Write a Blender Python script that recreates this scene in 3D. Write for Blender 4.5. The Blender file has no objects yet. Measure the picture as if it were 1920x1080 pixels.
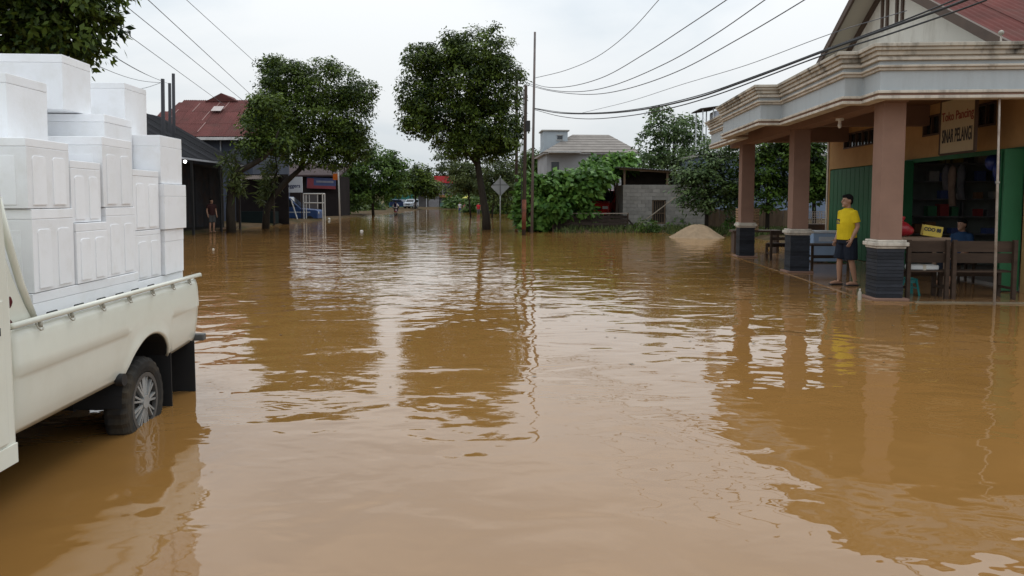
import bpy, bmesh, math, random
import numpy as np
from mathutils import Vector, Matrix, Euler
R = math.radians
sc = bpy.context.scene
COL = sc.collection

# ---------------------------------------------------------------- camera, sky, sun, exposure
F, PITCH, PY0, EYE = 1400.0, R(4), 473.0, 1.65
cam_d = bpy.data.cameras.new('camera'); cam = bpy.data.objects.new('camera', cam_d); COL.objects.link(cam)
cam.location = (0, 0, EYE); cam.rotation_euler = (R(90) - PITCH, 0, 0)
cam_d.sensor_width = 36; cam_d.lens = F / 1920 * 36
cam_d.shift_y = -(540 - PY0) / 1920
cam_d.clip_start = 0.05; cam_d.clip_end = 4000
sc.camera = cam
SUN_EL, SUN_AZ = R(62), R(35)          # soft sun behind the cloud
world = bpy.data.worlds.new('World'); sc.world = world; world.use_nodes = True
def build_world():
    nt = world.node_tree; N = nt.nodes; L = nt.links
    bg = N['Background']
    sky = N.new('ShaderNodeTexSky'); sky.sky_type = 'NISHITA'; sky.sun_disc = False
    sky.sun_elevation = SUN_EL; sky.sun_rotation = SUN_AZ
    tc = N.new('ShaderNodeTexCoord')
    mp = N.new('ShaderNodeMapping'); mp.inputs['Scale'].default_value = (1.0, 1.0, 3.2)
    L.new(tc.outputs['Generated'], mp.inputs['Vector'])
    no = N.new('ShaderNodeTexNoise'); no.inputs['Scale'].default_value = 1.7; no.inputs['Detail'].default_value = 6
    no.inputs['Roughness'].default_value = .52; no.inputs['Distortion'].default_value = .3
    L.new(mp.outputs[0], no.inputs['Vector'])
    rp = N.new('ShaderNodeValToRGB'); rp.color_ramp.interpolation = 'EASE'
    e = rp.color_ramp.elements
    e[0].position = .33; e[0].color = (4.6, 5.3, 5.9, 1)
    e[1].position = .64; e[1].color = (7.0, 7.2, 7.3, 1)
    L.new(no.outputs['Fac'], rp.inputs['Fac'])
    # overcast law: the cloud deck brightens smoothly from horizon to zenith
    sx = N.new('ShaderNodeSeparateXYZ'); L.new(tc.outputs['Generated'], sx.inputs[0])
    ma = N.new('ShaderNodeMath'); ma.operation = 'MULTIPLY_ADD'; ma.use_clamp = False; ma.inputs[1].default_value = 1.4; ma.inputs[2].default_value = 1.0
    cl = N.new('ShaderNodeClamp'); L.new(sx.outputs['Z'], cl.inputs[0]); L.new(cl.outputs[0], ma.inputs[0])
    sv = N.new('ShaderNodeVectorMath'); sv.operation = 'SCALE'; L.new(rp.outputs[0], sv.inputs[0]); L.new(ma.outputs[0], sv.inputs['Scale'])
    mx = N.new('ShaderNodeMix'); mx.data_type = 'RGBA'; mx.inputs['Factor'].default_value = .95
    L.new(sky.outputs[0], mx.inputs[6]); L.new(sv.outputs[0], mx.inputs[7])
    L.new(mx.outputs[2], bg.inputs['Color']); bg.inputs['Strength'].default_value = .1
build_world()
sun_d = bpy.data.lights.new('sun', 'SUN'); sun_d.energy = .7; sun_d.angle = R(25); sun_d.color = (1, .97, .92)
sun = bpy.data.objects.new('sun', sun_d); COL.objects.link(sun)
sdir = Vector((math.sin(SUN_AZ) * math.cos(SUN_EL), math.cos(SUN_AZ) * math.cos(SUN_EL), math.sin(SUN_EL)))
sun.rotation_euler = (-sdir).to_track_quat('-Z', 'Y').to_euler(); sun.location = (0, 0, 60)
sc.view_settings.view_transform = 'Standard'; sc.view_settings.look = 'None'
sc.view_settings.exposure = .1; sc.view_settings.gamma = 1
sc.cycles.use_denoising = True; sc.cycles.max_bounces = 8
sc.cycles.sample_clamp_indirect = 6

# ---------------------------------------------------------------- survey helpers (true depths and sizes measured off the photograph)
def ray(px, py):
    x = (px - 960) / F; y = (PY0 - py) / F
    return Vector((x, y * math.sin(PITCH) + math.cos(PITCH), y * math.cos(PITCH) - math.sin(PITCH)))
def at(px, py, d):
    r = ray(px, py); k = d / r.y
    return Vector((r.x * k, d, EYE + r.z * k))
def gr(px, py, z=0.0):
    r = ray(px, py); k = (z - EYE) / r.z
    return Vector((r.x * k, r.y * k, z))
SA = R(3.5)                                    # the shop stands turned 3.5 degrees to the road
def S(s, t, z=0.0): return Vector((s * math.cos(SA) + t * math.sin(SA), -s * math.sin(SA) + t * math.cos(SA), z))

# ---------------------------------------------------------------- mesh helpers
class MB:
    def __init__(self): self.v = []; self.f = []
    def add(self, vs, fs):
        o = len(self.v); self.v += [tuple(v) for v in vs]; self.f += [tuple(i + o for i in f) for f in fs]; return self
    def box(self, c, s, rot=None):
        vs = [Vector((x * s[0] / 2, y * s[1] / 2, z * s[2] / 2)) for z in (-1, 1) for y in (-1, 1) for x in (-1, 1)]
        if rot is not None:
            m = Euler(rot).to_matrix() if not isinstance(rot, Matrix) else rot
            vs = [m @ v for v in vs]
        c = Vector(c)
        return self.add([v + c for v in vs], [(0, 2, 3, 1), (4, 5, 7, 6), (0, 1, 5, 4), (2, 6, 7, 3), (0, 4, 6, 2), (1, 3, 7, 5)])
    def bb(self, lo, hi): return self.box([(a + b) / 2 for a, b in zip(lo, hi)], [b - a for a, b in zip(lo, hi)])
    def bar(self, a, b, w, h=None):
        a = Vector(a); b = Vector(b); d = b - a
        q = d.to_track_quat('Z', 'Y').to_matrix()
        return self.box((a + b) / 2, (w, h or w, d.length), q)
    def tube(self, pts, r, n=8, cap=True):
        pts = [Vector(p) for p in pts]; m = len(pts)
        rs = r if isinstance(r, (list, tuple)) else [r] * m
        o = len(self.v); up = None
        for i, p in enumerate(pts):
            t = (pts[min(i + 1, m - 1)] - pts[max(i - 1, 0)]).normalized()
            if up is None: up = t.orthogonal().normalized()
            up = (up - t * up.dot(t)); up = up.normalized() if up.length > 1e-6 else t.orthogonal().normalized()
            w = t.cross(up)
            for k in range(n):
                a = 2 * math.pi * k / n
                self.v.append(tuple(p + (up * math.cos(a) + w * math.sin(a)) * rs[i]))
        for i in range(m - 1):
            for k in range(n):
                k2 = (k + 1) % n
                self.f.append((o + i * n + k, o + i * n + k2, o + (i + 1) * n + k2, o + (i + 1) * n + k))
        if cap:
            self.f.append(tuple(o + k for k in reversed(range(n)))); self.f.append(tuple(o + (m - 1) * n + k for k in range(n)))
        return self
    def loft(self, rings, n=16):           # rings: (centre, rx, ry) in horizontal planes
        o = len(self.v)
        for c, rx, ry in rings:
            for k in range(n):
                a = 2 * math.pi * k / n
                self.v.append((c[0] + rx * math.cos(a), c[1] + ry * math.sin(a), c[2]))
        m = len(rings)
        for i in range(m - 1):
            for k in range(n):
                k2 = (k + 1) % n
                self.f.append((o + i * n + k, o + i * n + k2, o + (i + 1) * n + k2, o + (i + 1) * n + k))
        self.f.append(tuple(o + k for k in reversed(range(n)))); self.f.append(tuple(o + (m - 1) * n + k for k in range(n)))
        return self
    def prism(self, poly, z0, z1):
        n = len(poly); o = len(self.v)
        for z in (z0, z1):
            for p in poly: self.v.append((p[0], p[1], z))
        self.f.append(tuple(o + k for k in reversed(range(n)))); self.f.append(tuple(o + n + k for k in range(n)))
        for k in range(n):
            k2 = (k + 1) % n; self.f.append((o + k, o + k2, o + n + k2, o + n + k))
        return self
    def side(self, poly, x0, x1):          # poly in (y, z), pushed along x
        n = len(poly); o = len(self.v)
        for x in (x0, x1):
            for p in poly: self.v.append((x, p[0], p[1]))
        self.f.append(tuple(o + k for k in reversed(range(n)))); self.f.append(tuple(o + n + k for k in range(n)))
        for k in range(n):
            k2 = (k + 1) % n; self.f.append((o + k, o + k2, o + n + k2, o + n + k))
        return self
    def ball(self, c, r, n=14, m=8):
        r = r if isinstance(r, (tuple, list)) else (r, r, r); o = len(self.v)
        self.v.append((c[0], c[1], c[2] - r[2]))
        for i in range(1, m):
            p = -math.pi / 2 + math.pi * i / m
            for k in range(n):
                a = 2 * math.pi * k / n
                self.v.append((c[0] + r[0] * math.cos(p) * math.cos(a), c[1] + r[1] * math.cos(p) * math.sin(a), c[2] + r[2] * math.sin(p)))
        self.v.append((c[0], c[1], c[2] + r[2])); top = len(self.v) - 1
        for k in range(n):
            k2 = (k + 1) % n
            self.f.append((o, o + 1 + k2, o + 1 + k)); self.f.append((top, o + 1 + (m - 2) * n + k, o + 1 + (m - 2) * n + k2))
            for i in range(m - 2):
                b = o + 1 + i * n; self.f.append((b + k, b + k2, b + n + k2, b + n + k))
        return self
    def disc(self, c, axis, r0, r1, w, n=32):    # ring/cylinder along axis
        axis = Vector(axis).normalized(); u = axis.orthogonal().normalized(); v = axis.cross(u); c = Vector(c); o = len(self.v)
        for s in (-w / 2, w / 2):
            for r in (r0, r1):
                for k in range(n):
                    a = 2 * math.pi * k / n; self.v.append(tuple(c + axis * s + (u * math.cos(a) + v * math.sin(a)) * r))
        for k in range(n):
            k2 = (k + 1) % n; A = o; B = o + n; C = o + 2 * n; D = o + 3 * n
            self.f += [(B + k, B + k2, D + k2, D + k), (A + k2, A + k, C + k, C + k2), (A + k, A + k2, B + k2, B + k), (C + k2, C + k, D + k, D + k2)]
        return self
    def mesh(self, name, mat=None, smooth=False):
        me = bpy.data.meshes.new(name); me.from_pydata(self.v, [], self.f)
        bm = bmesh.new(); bm.from_mesh(me); bmesh.ops.recalc_face_normals(bm, faces=bm.faces); bm.to_mesh(me); bm.free()
        if mat: me.materials.append(mat)
        if smooth: me.shade_smooth()
        return me
    def build(self, name, mat, parent=None, smooth=False, bevel=0, seg=2, autosm=False):
        o = put(self.mesh(name, mat, smooth), name, parent)
        if bevel:
            b = o.modifiers.new('bevel', 'BEVEL'); b.width = bevel; b.segments = seg; b.limit_method = 'ANGLE'; b.angle_limit = R(40)
        if autosm: o.data.set_sharp_from_angle(angle=R(38))
        return o
def put(me, name, parent=None, loc=None, rot=None, scale=None):
    o = bpy.data.objects.new(name, me); COL.objects.link(o)
    if parent is not None: o.parent = parent
    if loc is not None: o.location = loc
    if rot is not None: o.rotation_euler = rot
    if scale is not None: o.scale = scale
    return o
def tag(o, label, cat, group=None):
    o['label'] = label; o['category'] = cat
    if group: o['group'] = group
    return o
def thing(name, label, cat, loc=(0, 0, 0), rz=0, group=None):
    o = bpy.data.objects.new(name, None); COL.objects.link(o); o.empty_display_size = .2
    o.location = loc; o.rotation_euler = (0, 0, rz)
    return tag(o, label, cat, group)
def struct(o): o['kind'] = 'structure'; return o
def stuff(o): o['kind'] = 'stuff'; return o
def text_mesh(body, size, mat, parent, loc, rot, name='lettering', sx=1, bold=0.0, depth=.002):
    cu = bpy.data.curves.new(name, 'FONT'); cu.body = body; cu.size = size; cu.align_x = 'CENTER'; cu.align_y = 'CENTER'
    cu.offset = bold; cu.extrude = depth; cu.resolution_u = 3
    t = bpy.data.objects.new(name, cu); COL.objects.link(t)
    dg = bpy.context.evaluated_depsgraph_get(); me = bpy.data.meshes.new_from_object(t.evaluated_get(dg))
    bpy.data.objects.remove(t)
    me.materials.clear(); me.materials.append(mat)
    return put(me, name, parent, loc, rot, (sx, 1, 1))
def remesh(mb, name, mat, parent, voxel=.01, smooth=4):
    me = mb.mesh(name, mat); o = put(me, name, parent)
    m = o.modifiers.new('r', 'REMESH'); m.mode = 'VOXEL'; m.voxel_size = voxel; m.use_smooth_shade = True
    if smooth:
        s = o.modifiers.new('s', 'SMOOTH'); s.iterations = smooth; s.factor = .5
    bpy.context.view_layer.update()
    dg = bpy.context.evaluated_depsgraph_get(); me2 = bpy.data.meshes.new_from_object(o.evaluated_get(dg))
    o.modifiers.clear(); o.data = me2
    if not me2.materials: me2.materials.append(mat)
    me2.shade_smooth()
    return o

# ---------------------------------------------------------------- materials
MATS = {}
def M(name, col=(.5, .5, .5), rough=.75, var=.18, scale=4, bump=0.0, bscale=None, metal=0, rnd=0.0, pos=False, dirt=None, damt=0, dscale=1.2, stretch=(1, 1, 1), spec=.5, emit=0):
    if name in MATS: return MATS[name]
    if rough >= .8 and spec == .5: spec = .15
    m = bpy.data.materials.new(name); m.use_nodes = True; MATS[name] = m
    N = m.node_tree.nodes; L = m.node_tree.links; p = N['Principled BSDF']
    p.inputs['Roughness'].default_value = rough; p.inputs['Metallic'].default_value = metal; p.inputs['Specular IOR Level'].default_value = spec
    if pos: v = N.new('ShaderNodeNewGeometry').outputs['Position']
    else: v = N.new('ShaderNodeTexCoord').outputs['Object']
    mp = N.new('ShaderNodeMapping'); mp.inputs['Scale'].default_value = stretch; L.new(v, mp.inputs['Vector'])
    if rnd:
        oi = N.new('ShaderNodeObjectInfo'); ad = N.new('ShaderNodeVectorMath'); ad.operation = 'SCALE'
        cmb = N.new('ShaderNodeCombineXYZ')
        for i in range(3): L.new(oi.outputs['Random'], cmb.inputs[i])
        ad.inputs['Scale'].default_value = 37; L.new(cmb.outputs[0], ad.inputs[0]); L.new(ad.outputs[0], mp.inputs['Location'])
    no = N.new('ShaderNodeTexNoise'); no.inputs['Scale'].default_value = scale; no.inputs['Detail'].default_value = 5; no.inputs['Roughness'].default_value = .6
    L.new(mp.outputs[0], no.inputs['Vector'])
    mr = N.new('ShaderNodeMapRange'); mr.inputs['From Min'].default_value = .25; mr.inputs['From Max'].default_value = .75
    mr.inputs['To Min'].default_value = 1 - var; mr.inputs['To Max'].default_value = 1 + var
    L.new(no.outputs['Fac'], mr.inputs['Value']); fac = mr.outputs[0]
    if rnd:
        mr2 = N.new('ShaderNodeMapRange'); mr2.inputs['To Min'].default_value = 1 - rnd; mr2.inputs['To Max'].default_value = 1 + rnd
        L.new(oi.outputs['Random'], mr2.inputs['Value'])
        mm = N.new('ShaderNodeMath'); mm.operation = 'MULTIPLY'; L.new(fac, mm.inputs[0]); L.new(mr2.outputs[0], mm.inputs[1]); fac = mm.outputs[0]
    vm = N.new('ShaderNodeVectorMath'); vm.operation = 'SCALE'; vm.inputs[0].default_value = col; L.new(fac, vm.inputs['Scale'])
    out = vm.outputs[0]
    if dirt:
        n2 = N.new('ShaderNodeTexNoise'); n2.inputs['Scale'].default_value = dscale; n2.inputs['Detail'].default_value = 8; n2.inputs['Roughness'].default_value = .68
        L.new(mp.outputs[0], n2.inputs['Vector'])
        r2 = N.new('ShaderNodeMapRange'); r2.inputs['From Min'].default_value = .48; r2.inputs['From Max'].default_value = .68; r2.inputs['To Max'].default_value = damt
        L.new(n2.outputs['Fac'], r2.inputs['Value'])
        mx = N.new('ShaderNodeMix'); mx.data_type = 'RGBA'; L.new(r2.outputs[0], mx.inputs['Factor']); L.new(out, mx.inputs[6]); mx.inputs[7].default_value = (*dirt, 1); out = mx.outputs[2]
    L.new(out, p.inputs['Base Color'])
    if emit: L.new(out, p.inputs['Emission Color']); p.inputs['Emission Strength'].default_value = emit
    if bump:
        nb = N.new('ShaderNodeTexNoise'); nb.inputs['Scale'].default_value = bscale or scale * 6; nb.inputs['Detail'].default_value = 4; L.new(mp.outputs[0], nb.inputs['Vector'])
        b = N.new('ShaderNodeBump'); b.inputs['Strength'].default_value = .6; b.inputs['Distance'].default_value = bump; L.new(nb.outputs['Fac'], b.inputs['Height']); L.new(b.outputs[0], p.inputs['Normal'])
    return m
def leaf_mat(name, dark, light, trans=.28, rough=.5):
    if name in MATS: return MATS[name]
    m = bpy.data.materials.new(name); m.use_nodes = True; MATS[name] = m
    N = m.node_tree.nodes; L = m.node_tree.links; p = N['Principled BSDF']
    a = N.new('ShaderNodeAttribute'); a.attribute_name = 'tint'
    mx = N.new('ShaderNodeMix'); mx.data_type = 'RGBA'; mx.inputs[6].default_value = (*dark, 1); mx.inputs[7].default_value = (*light, 1)
    L.new(a.outputs['Fac'], mx.inputs['Factor']); L.new(mx.outputs[2], p.inputs['Base Color'])
    p.inputs['Roughness'].default_value = rough; p.inputs['Specular IOR Level'].default_value = .22
    tr = N.new('ShaderNodeBsdfTranslucent'); L.new(mx.outputs[2], tr.inputs['Color'])
    ms = N.new('ShaderNodeMixShader'); ms.inputs[0].default_value = trans
    L.new(p.outputs[0], ms.inputs[1]); L.new(tr.outputs[0], ms.inputs[2]); L.new(ms.outputs[0], N['Material Output'].inputs['Surface'])
    return m
def water_mat():
    m = bpy.data.materials.new('muddy_water'); m.use_nodes = True
    N = m.node_tree.nodes; L = m.node_tree.links; p = N['Principled BSDF']
    p.inputs['Roughness'].default_value = .015; p.inputs['IOR'].default_value = 1.72
    pos = N.new('ShaderNodeNewGeometry').outputs['Position']
    def noise(sc_, stretch, rot, det=2, rough=.5, dist=0):
        mp = N.new('ShaderNodeMapping'); mp.inputs['Scale'].default_value = (*stretch, 1); mp.inputs['Rotation'].default_value = (0, 0, R(rot)); L.new(pos, mp.inputs['Vector'])
        n = N.new('ShaderNodeTexNoise'); n.inputs['Scale'].default_value = sc_; n.inputs['Detail'].default_value = det; n.inputs['Roughness'].default_value = rough; n.inputs['Distortion'].default_value = dist
        L.new(mp.outputs[0], n.inputs['Vector']); return n.outputs['Fac']
    def mth(op, a, b):
        n = N.new('ShaderNodeMath'); n.operation = op
        for i, q in enumerate((a, b)):
            if isinstance(q, (int, float)): n.inputs[i].default_value = q
            else: L.new(q, n.inputs[i])
        return n.outputs[0]
    def rng(v, a, b, c, d):
        n = N.new('ShaderNodeMapRange'); L.new(v, n.inputs[0])
        for i, q in enumerate((a, b, c, d)): n.inputs[i + 1].default_value = q
        return n.outputs[0]
    swell = noise(1, (.95, 1.25), 12, 2, .45, .6)
    rip = noise(1, (2.1, 3.1), -10, 2, .5, .5)
    fine = noise(1, (6.5, 10), 10, 1, .5)
    cross = noise(1, (2.6, 3.4), 25, 2, .5, .6)
    mask = rng(noise(1, (.10, .22), 20, 2, .5), .38, .62, .15, 1.0)
    mask2 = rng(noise(1, (.16, .2), -30, 2, .5), .4, .62, .0, 1.0)
    h = mth('MULTIPLY', swell, .024)
    h = mth('ADD', h, mth('MULTIPLY', mth('MULTIPLY', rip, mask), .0105))
    h = mth('ADD', h, mth('MULTIPLY', mth('MULTIPLY', fine, mask), .0011))
    h = mth('ADD', h, mth('MULTIPLY', mth('MULTIPLY', cross, mask2), .0052))
    b = N.new('ShaderNodeBump'); b.inputs['Strength'].default_value = 1; b.inputs['Distance'].default_value = 1.0
    L.new(h, b.inputs['Height']); L.new(b.outputs[0], p.inputs['Normal'])
    silt = noise(1, (.12, .2), 0, 4, .55, .5)
    mx = N.new('ShaderNodeMix'); mx.data_type = 'RGBA'; mx.inputs[6].default_value = (.222, .110, .030, 1); mx.inputs[7].default_value = (.260, .135, .041, 1)
    L.new(rng(silt, .3, .7, 0, 1), mx.inputs['Factor']); L.new(mx.outputs[2], p.inputs['Base Color'])
    return m

# ---------------------------------------------------------------- foliage
def leaf_mesh(name, lobes, n, size, seed, mat, per=34, shell=(.55, 1.04), spread=.34, up=.5, asp=.5, jit=.35, bumps=0):
    g = np.random.default_rng(seed)
    if bumps:                                     # small sprays standing out of the main masses break the outline
        base_l = list(lobes)
        for q in range(bumps):
            l = base_l[g.integers(len(base_l))]; dv = g.normal(size=3); dv /= np.linalg.norm(dv); rr = min(l[3], l[5]) * g.uniform(.28, .5)
            lobes = list(lobes) + [(l[0] + dv[0] * l[3] * 1.08, l[1] + dv[1] * l[4], l[2] + dv[2] * l[5] * 1.08, rr, rr, rr * .8)]
    lob = np.array(lobes, float); w = (lob[:, 3] * lob[:, 4] * lob[:, 5]) ** .67; w /= w.sum()
    nc = max(3, n // per); li = g.choice(len(lob), nc, p=w)
    d = g.normal(size=(nc, 3)); d /= np.linalg.norm(d, axis=1)[:, None]
    r = (shell[0] + (shell[1] - shell[0]) * g.random(nc) ** .6)[:, None]
    ce = lob[li, :3] + d * r * lob[li, 3:]
    n = nc * per; ci = np.repeat(np.arange(nc), per)
    sp = spread * (.6 + .8 * g.random(nc))
    off = g.normal(size=(n, 3)); off /= np.maximum(1e-6, np.linalg.norm(off, axis=1))[:, None]; off *= (g.random(n) ** .5)[:, None] * (sp[ci])[:, None] * np.array([1.15, 1.15, .7])
    p = ce[ci] + off
    out = d[ci] * .6 + off / (spread + 1e-6) * .5
    nrm = out * .5 + np.array([0, 0, up]) + g.normal(size=(n, 3)) * jit; nrm /= np.linalg.norm(nrm, axis=1)[:, None]
    ax = out + g.normal(size=(n, 3)) * .7 + np.array([0, 0, -.25]); ax -= nrm * (ax * nrm).sum(1)[:, None]; ax /= np.maximum(1e-6, np.linalg.norm(ax, axis=1))[:, None]
    bi = np.cross(nrm, ax)
    L = (size * (.6 + .8 * g.random(n)))[:, None]; W = L * asp
    V = np.empty((n, 4, 3)); V[:, 0] = p; V[:, 1] = p + ax * L * .45 + bi * W * .5 - nrm * L * .06; V[:, 2] = p + ax * L - nrm * L * .16; V[:, 3] = p + ax * L * .45 - bi * W * .5 - nrm * L * .06
    tint = np.clip(.45 + .26 * g.normal(size=nc)[ci] + .18 * g.normal(size=n), 0, 1)
    me = bpy.data.meshes.new(name); me.vertices.add(4 * n); me.vertices.foreach_set('co', V.reshape(-1).astype(np.float32))
    me.loops.add(4 * n); me.loops.foreach_set('vertex_index', np.arange(4 * n, dtype=np.int32))
    me.polygons.add(n); me.polygons.foreach_set('loop_start', np.arange(0, 4 * n, 4, dtype=np.int32)); me.polygons.foreach_set('loop_total', np.full(n, 4, np.int32))
    at_ = me.attributes.new('tint', 'FLOAT', 'POINT'); at_.data.foreach_set('value', np.repeat(tint, 4).astype(np.float32))
    me.materials.append(mat); me.update(calc_edges=True); me.validate()
    return me
def limb_path(a, b, rnd, k=5, wob=.12):
    a = Vector(a); b = Vector(b); L = (b - a).length; out = []
    for i in range(k + 1):
        t = i / k; p = a.lerp(b, t)
        if 0 < i < k: p += Vector((rnd.uniform(-1, 1), rnd.uniform(-1, 1), rnd.uniform(-.4, .4))) * wob * L * .35
        out.append(p)
    return out
BARK = lambda: M('bark', (.034, .028, .022), .95, .35, 5, bump=.02, stretch=(1, 1, .3))
def tree(name, label, base, trunk, limbs, lobes, n, size, lmat, seed, group=None, cat='tree', tr=None, **kw):
    """base world point; trunk/limbs/lobes in local metres"""
    rnd = random.Random(seed); t = thing(name, label, cat, base, 0, group)
    mb = MB(); pts = [Vector(p[:3]) for p in trunk]; mb.tube(pts, [p[3] for p in trunk], 10)
    for a, b, r in limbs:
        k = 5; path = limb_path(a, b, rnd, k); mb.tube(path, [r * (1 - .75 * i / k) for i in range(k + 1)], 6)
        for q in range(4):
            s = path[rnd.randint(2, k)]; e = s + Vector((rnd.uniform(-1, 1), rnd.uniform(-1, 1), rnd.uniform(-.1, .9))) * (Vector(b) - Vector(a)).length * .35
            mb.tube(limb_path(s, e, rnd, 3), [r * .35, r * .25, r * .15, r * .06], 5)
    mb.build('trunk', BARK(), t, smooth=True)
    put(leaf_mesh(name + '_crown', lobes, n, size, seed, lmat, **kw), 'crown', t)
    return t
# ================================================================ the setting: ground and flood water
def sstep(a, b, x): t = np.clip((x - a) / (b - a), 0, 1); return t * t * (3 - 2 * t)
def ground_h(x, y):
    h = -.35 + .187 * sstep(16, 10, y)
    right = sstep(.9, 3.0, x) * sstep(36.6, 38.6, y)
    right = np.maximum(right, sstep(6.5, 8.5, x) * sstep(32.0, 35.5, y))
    right = np.maximum(right, sstep(9.5, 11, x) * sstep(24.5, 27, y))
    h = h + right * (.47 + .25 * sstep(39, 48, y))
    left = sstep(-14.6, -16.2, x) * sstep(26, 31, y)
    h = h + left * .5
    far = sstep(118, 150, y)
    h = np.maximum(h, -.35 + far * .62)
    side = sstep(22, 30, np.abs(x)) * .55
    h = np.maximum(h, -.35 + side)
    return h + .03 * np.sin(x * 1.7 + y * .6) * np.sin(y * 1.1 - x * .4)
def make_ground():
    xs = np.unique(np.concatenate([np.linspace(-900, -40, 30), np.linspace(-40, 40, 141), np.linspace(40, 900, 30)]))
    ys = np.unique(np.concatenate([np.linspace(-60, 20, 20), np.linspace(20, 60, 90), np.linspace(60, 170, 60), np.linspace(170, 2500, 30)]))
    X, Y = np.meshgrid(xs, ys); Z = ground_h(X, Y); nx, ny = len(xs), len(ys)
    v = np.stack([X, Y, Z], -1).reshape(-1, 3)
    i = np.arange(nx * ny).reshape(ny, nx)
    f = np.stack([i[:-1, :-1], i[:-1, 1:], i[1:, 1:], i[1:, :-1]], -1).reshape(-1, 4)
    me = bpy.data.meshes.new('ground'); me.from_pydata(v.tolist(), [], f.tolist()); me.shade_smooth()
    me.materials.append(M('mud_ground', (.085, .058, .034), .9, .3, .8, bump=.03, pos=True, dirt=(.03, .04, .014), damt=.8, dscale=.35, spec=.03))
    struct(put(me, 'ground'))
make_ground()
wm = MB().add([(-420, -30, 0), (420, -30, 0), (420, 330, 0), (-420, 330, 0)], [(0, 1, 2, 3)]).mesh('flood_water', water_mat())
struct(put(wm, 'flood_water'))

# ================================================================ the shop on the right
SR = (8.2, 17.0)
terra = M('terracotta_paint', (.255, .155, .115), .8, .10, 2, bump=.002, dirt=(.18, .11, .08), damt=.35)
orange = M('orange_wall_paint', (.49, .30, .135), .85, .10, 1.3, bump=.002, dirt=(.32, .18, .07), damt=.4)
ceilm = M('ceiling_brown', (.24, .135, .08), .85, .12, 1.5)
cream = M('cream_mould', (.56, .51, .435), .8, .10, 2, bump=.003, dirt=(.14, .12, .10), damt=.6, dscale=1.8, stretch=(2, 2, .5))
creamtop = M('stained_cream_mould', (.48, .44, .37), .85, .18, 2, bump=.004, dirt=(.035, .033, .03), damt=1.0, dscale=2.6, stretch=(1, 1, .45))
bandg = M('grey_blue_band', (.42, .455, .47), .8, .10, 1.6, bump=.003, dirt=(.27, .28, .28), damt=.5, dscale=1.6, stretch=(2, 2, .35))
slate = M('slate_strip', (.022, .025, .032), .55, .3, 7, bump=.006, rnd=.35, spec=.25)
slate_b = M('slate_backing', (.025, .027, .03), .8)
green = M('green_shutter', (.012, .115, .042), .6, .15, 2)
gable_m = M('gable_white', (.68, .65, .58), .85, .07, 1.0, dirt=(.30, .26, .20), damt=.5, dscale=1.3, stretch=(1, 1, .35))
brownw = M('brown_board', (.075, .045, .03), .7, .25, 3, stretch=(1, 1, 1))
redroof = M('red_roof_sheet', (.125, .038, .032), .85, .25, 1.2, rnd=.14, dirt=(.10, .055, .045), damt=.7, dscale=1.0)
darkglass = M('dark_glass', (.03, .035, .04), .15, .2, 2)
concrete = M('grey_concrete', (.30, .285, .26), .9, .2, 2, bump=.006)
def shift(mb, dx, dy, dz=0): mb.v = [(x + dx, y + dy, z + dz) for x, y, z in mb.v]; return mb
shop = thing('fishing_shop', 'orange walled fishing shop with pillared veranda and red gabled roof', 'shop', S(*SR, 0), -SA)
def sb(mb, name, mat, parent=None, **k): return shift(mb, -SR[0], -SR[1]).build(name, mat, parent or shop, **k)

# floor slab of the veranda, awash with muddy water
wet = M('wet_tile', (.23, .125, .055), .10, .25, 1.5, bump=.002, bscale=3)
fl = MB().prism([(9.4, 12.33), (5.12, 12.33), (5.12, 23.2), (13, 23.2), (13, 19.0), (8.22, 19.0), (8.22, 13.34), (9.4, 13.34)], -.45, .014)
sb(fl, 'veranda_floor', wet)
sb(MB().bb((5.75, 12.28, -.2), (9.4, 12.325, .022)), 'floor_edge', M('pale_edge', (.20, .165, .115), .8, .3, 3))
# front wall with its openings
w = MB()
for t0, t1, z0, z1 in [(13.3, 13.72, 0, 3.74), (13.72, 18.23, 2.59, 3.06), (13.72, 14.67, 3.06, 3.51), (17.48, 18.23, 3.06, 3.51), (13.72, 18.23, 3.51, 3.74),
                       (18.23, 20.05, 0, 3.74), (20.05, 23.2, 2.57, 3.10), (22.15, 23.2, 3.10, 3.53), (20.05, 23.2, 3.53, 3.74), (23.2, 23.36, 0, 3.74)]:
    w.bb((8.2, t0, z0), (8.36, t1, z1))
w.bb((8.36, 23.2, 0), (13, 23.36, 4.1)).bb((8.36, 13.3, 0), (13, 13.46, 4.1)).bb((12.84, 13.46, 0), (13, 23.2, 4.1))
sb(w, 'wall', orange)
sb(MB().bb((8.36, 19.1, 0), (12.84, 19.2, 3.7)), 'inner_wall', M('inner_wall_paint', (.22, .24, .22), .9))
sb(MB().bb((8.36, 13.46, 0), (12.84, 19.1, .06)), 'inner_floor', M('inner_floor', (.22, .2, .18), .6))
sb(MB().bb((8.36, 13.46, 3.0), (12.84, 19.1, 3.05)), 'inner_ceiling', M('inner_ceiling', (.3, .3, .28), .9))
sb(MB().bb((8.17, 23.3, .02), (8.2, 23.40, 3.74)), 'corner_strip', cream)
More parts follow.
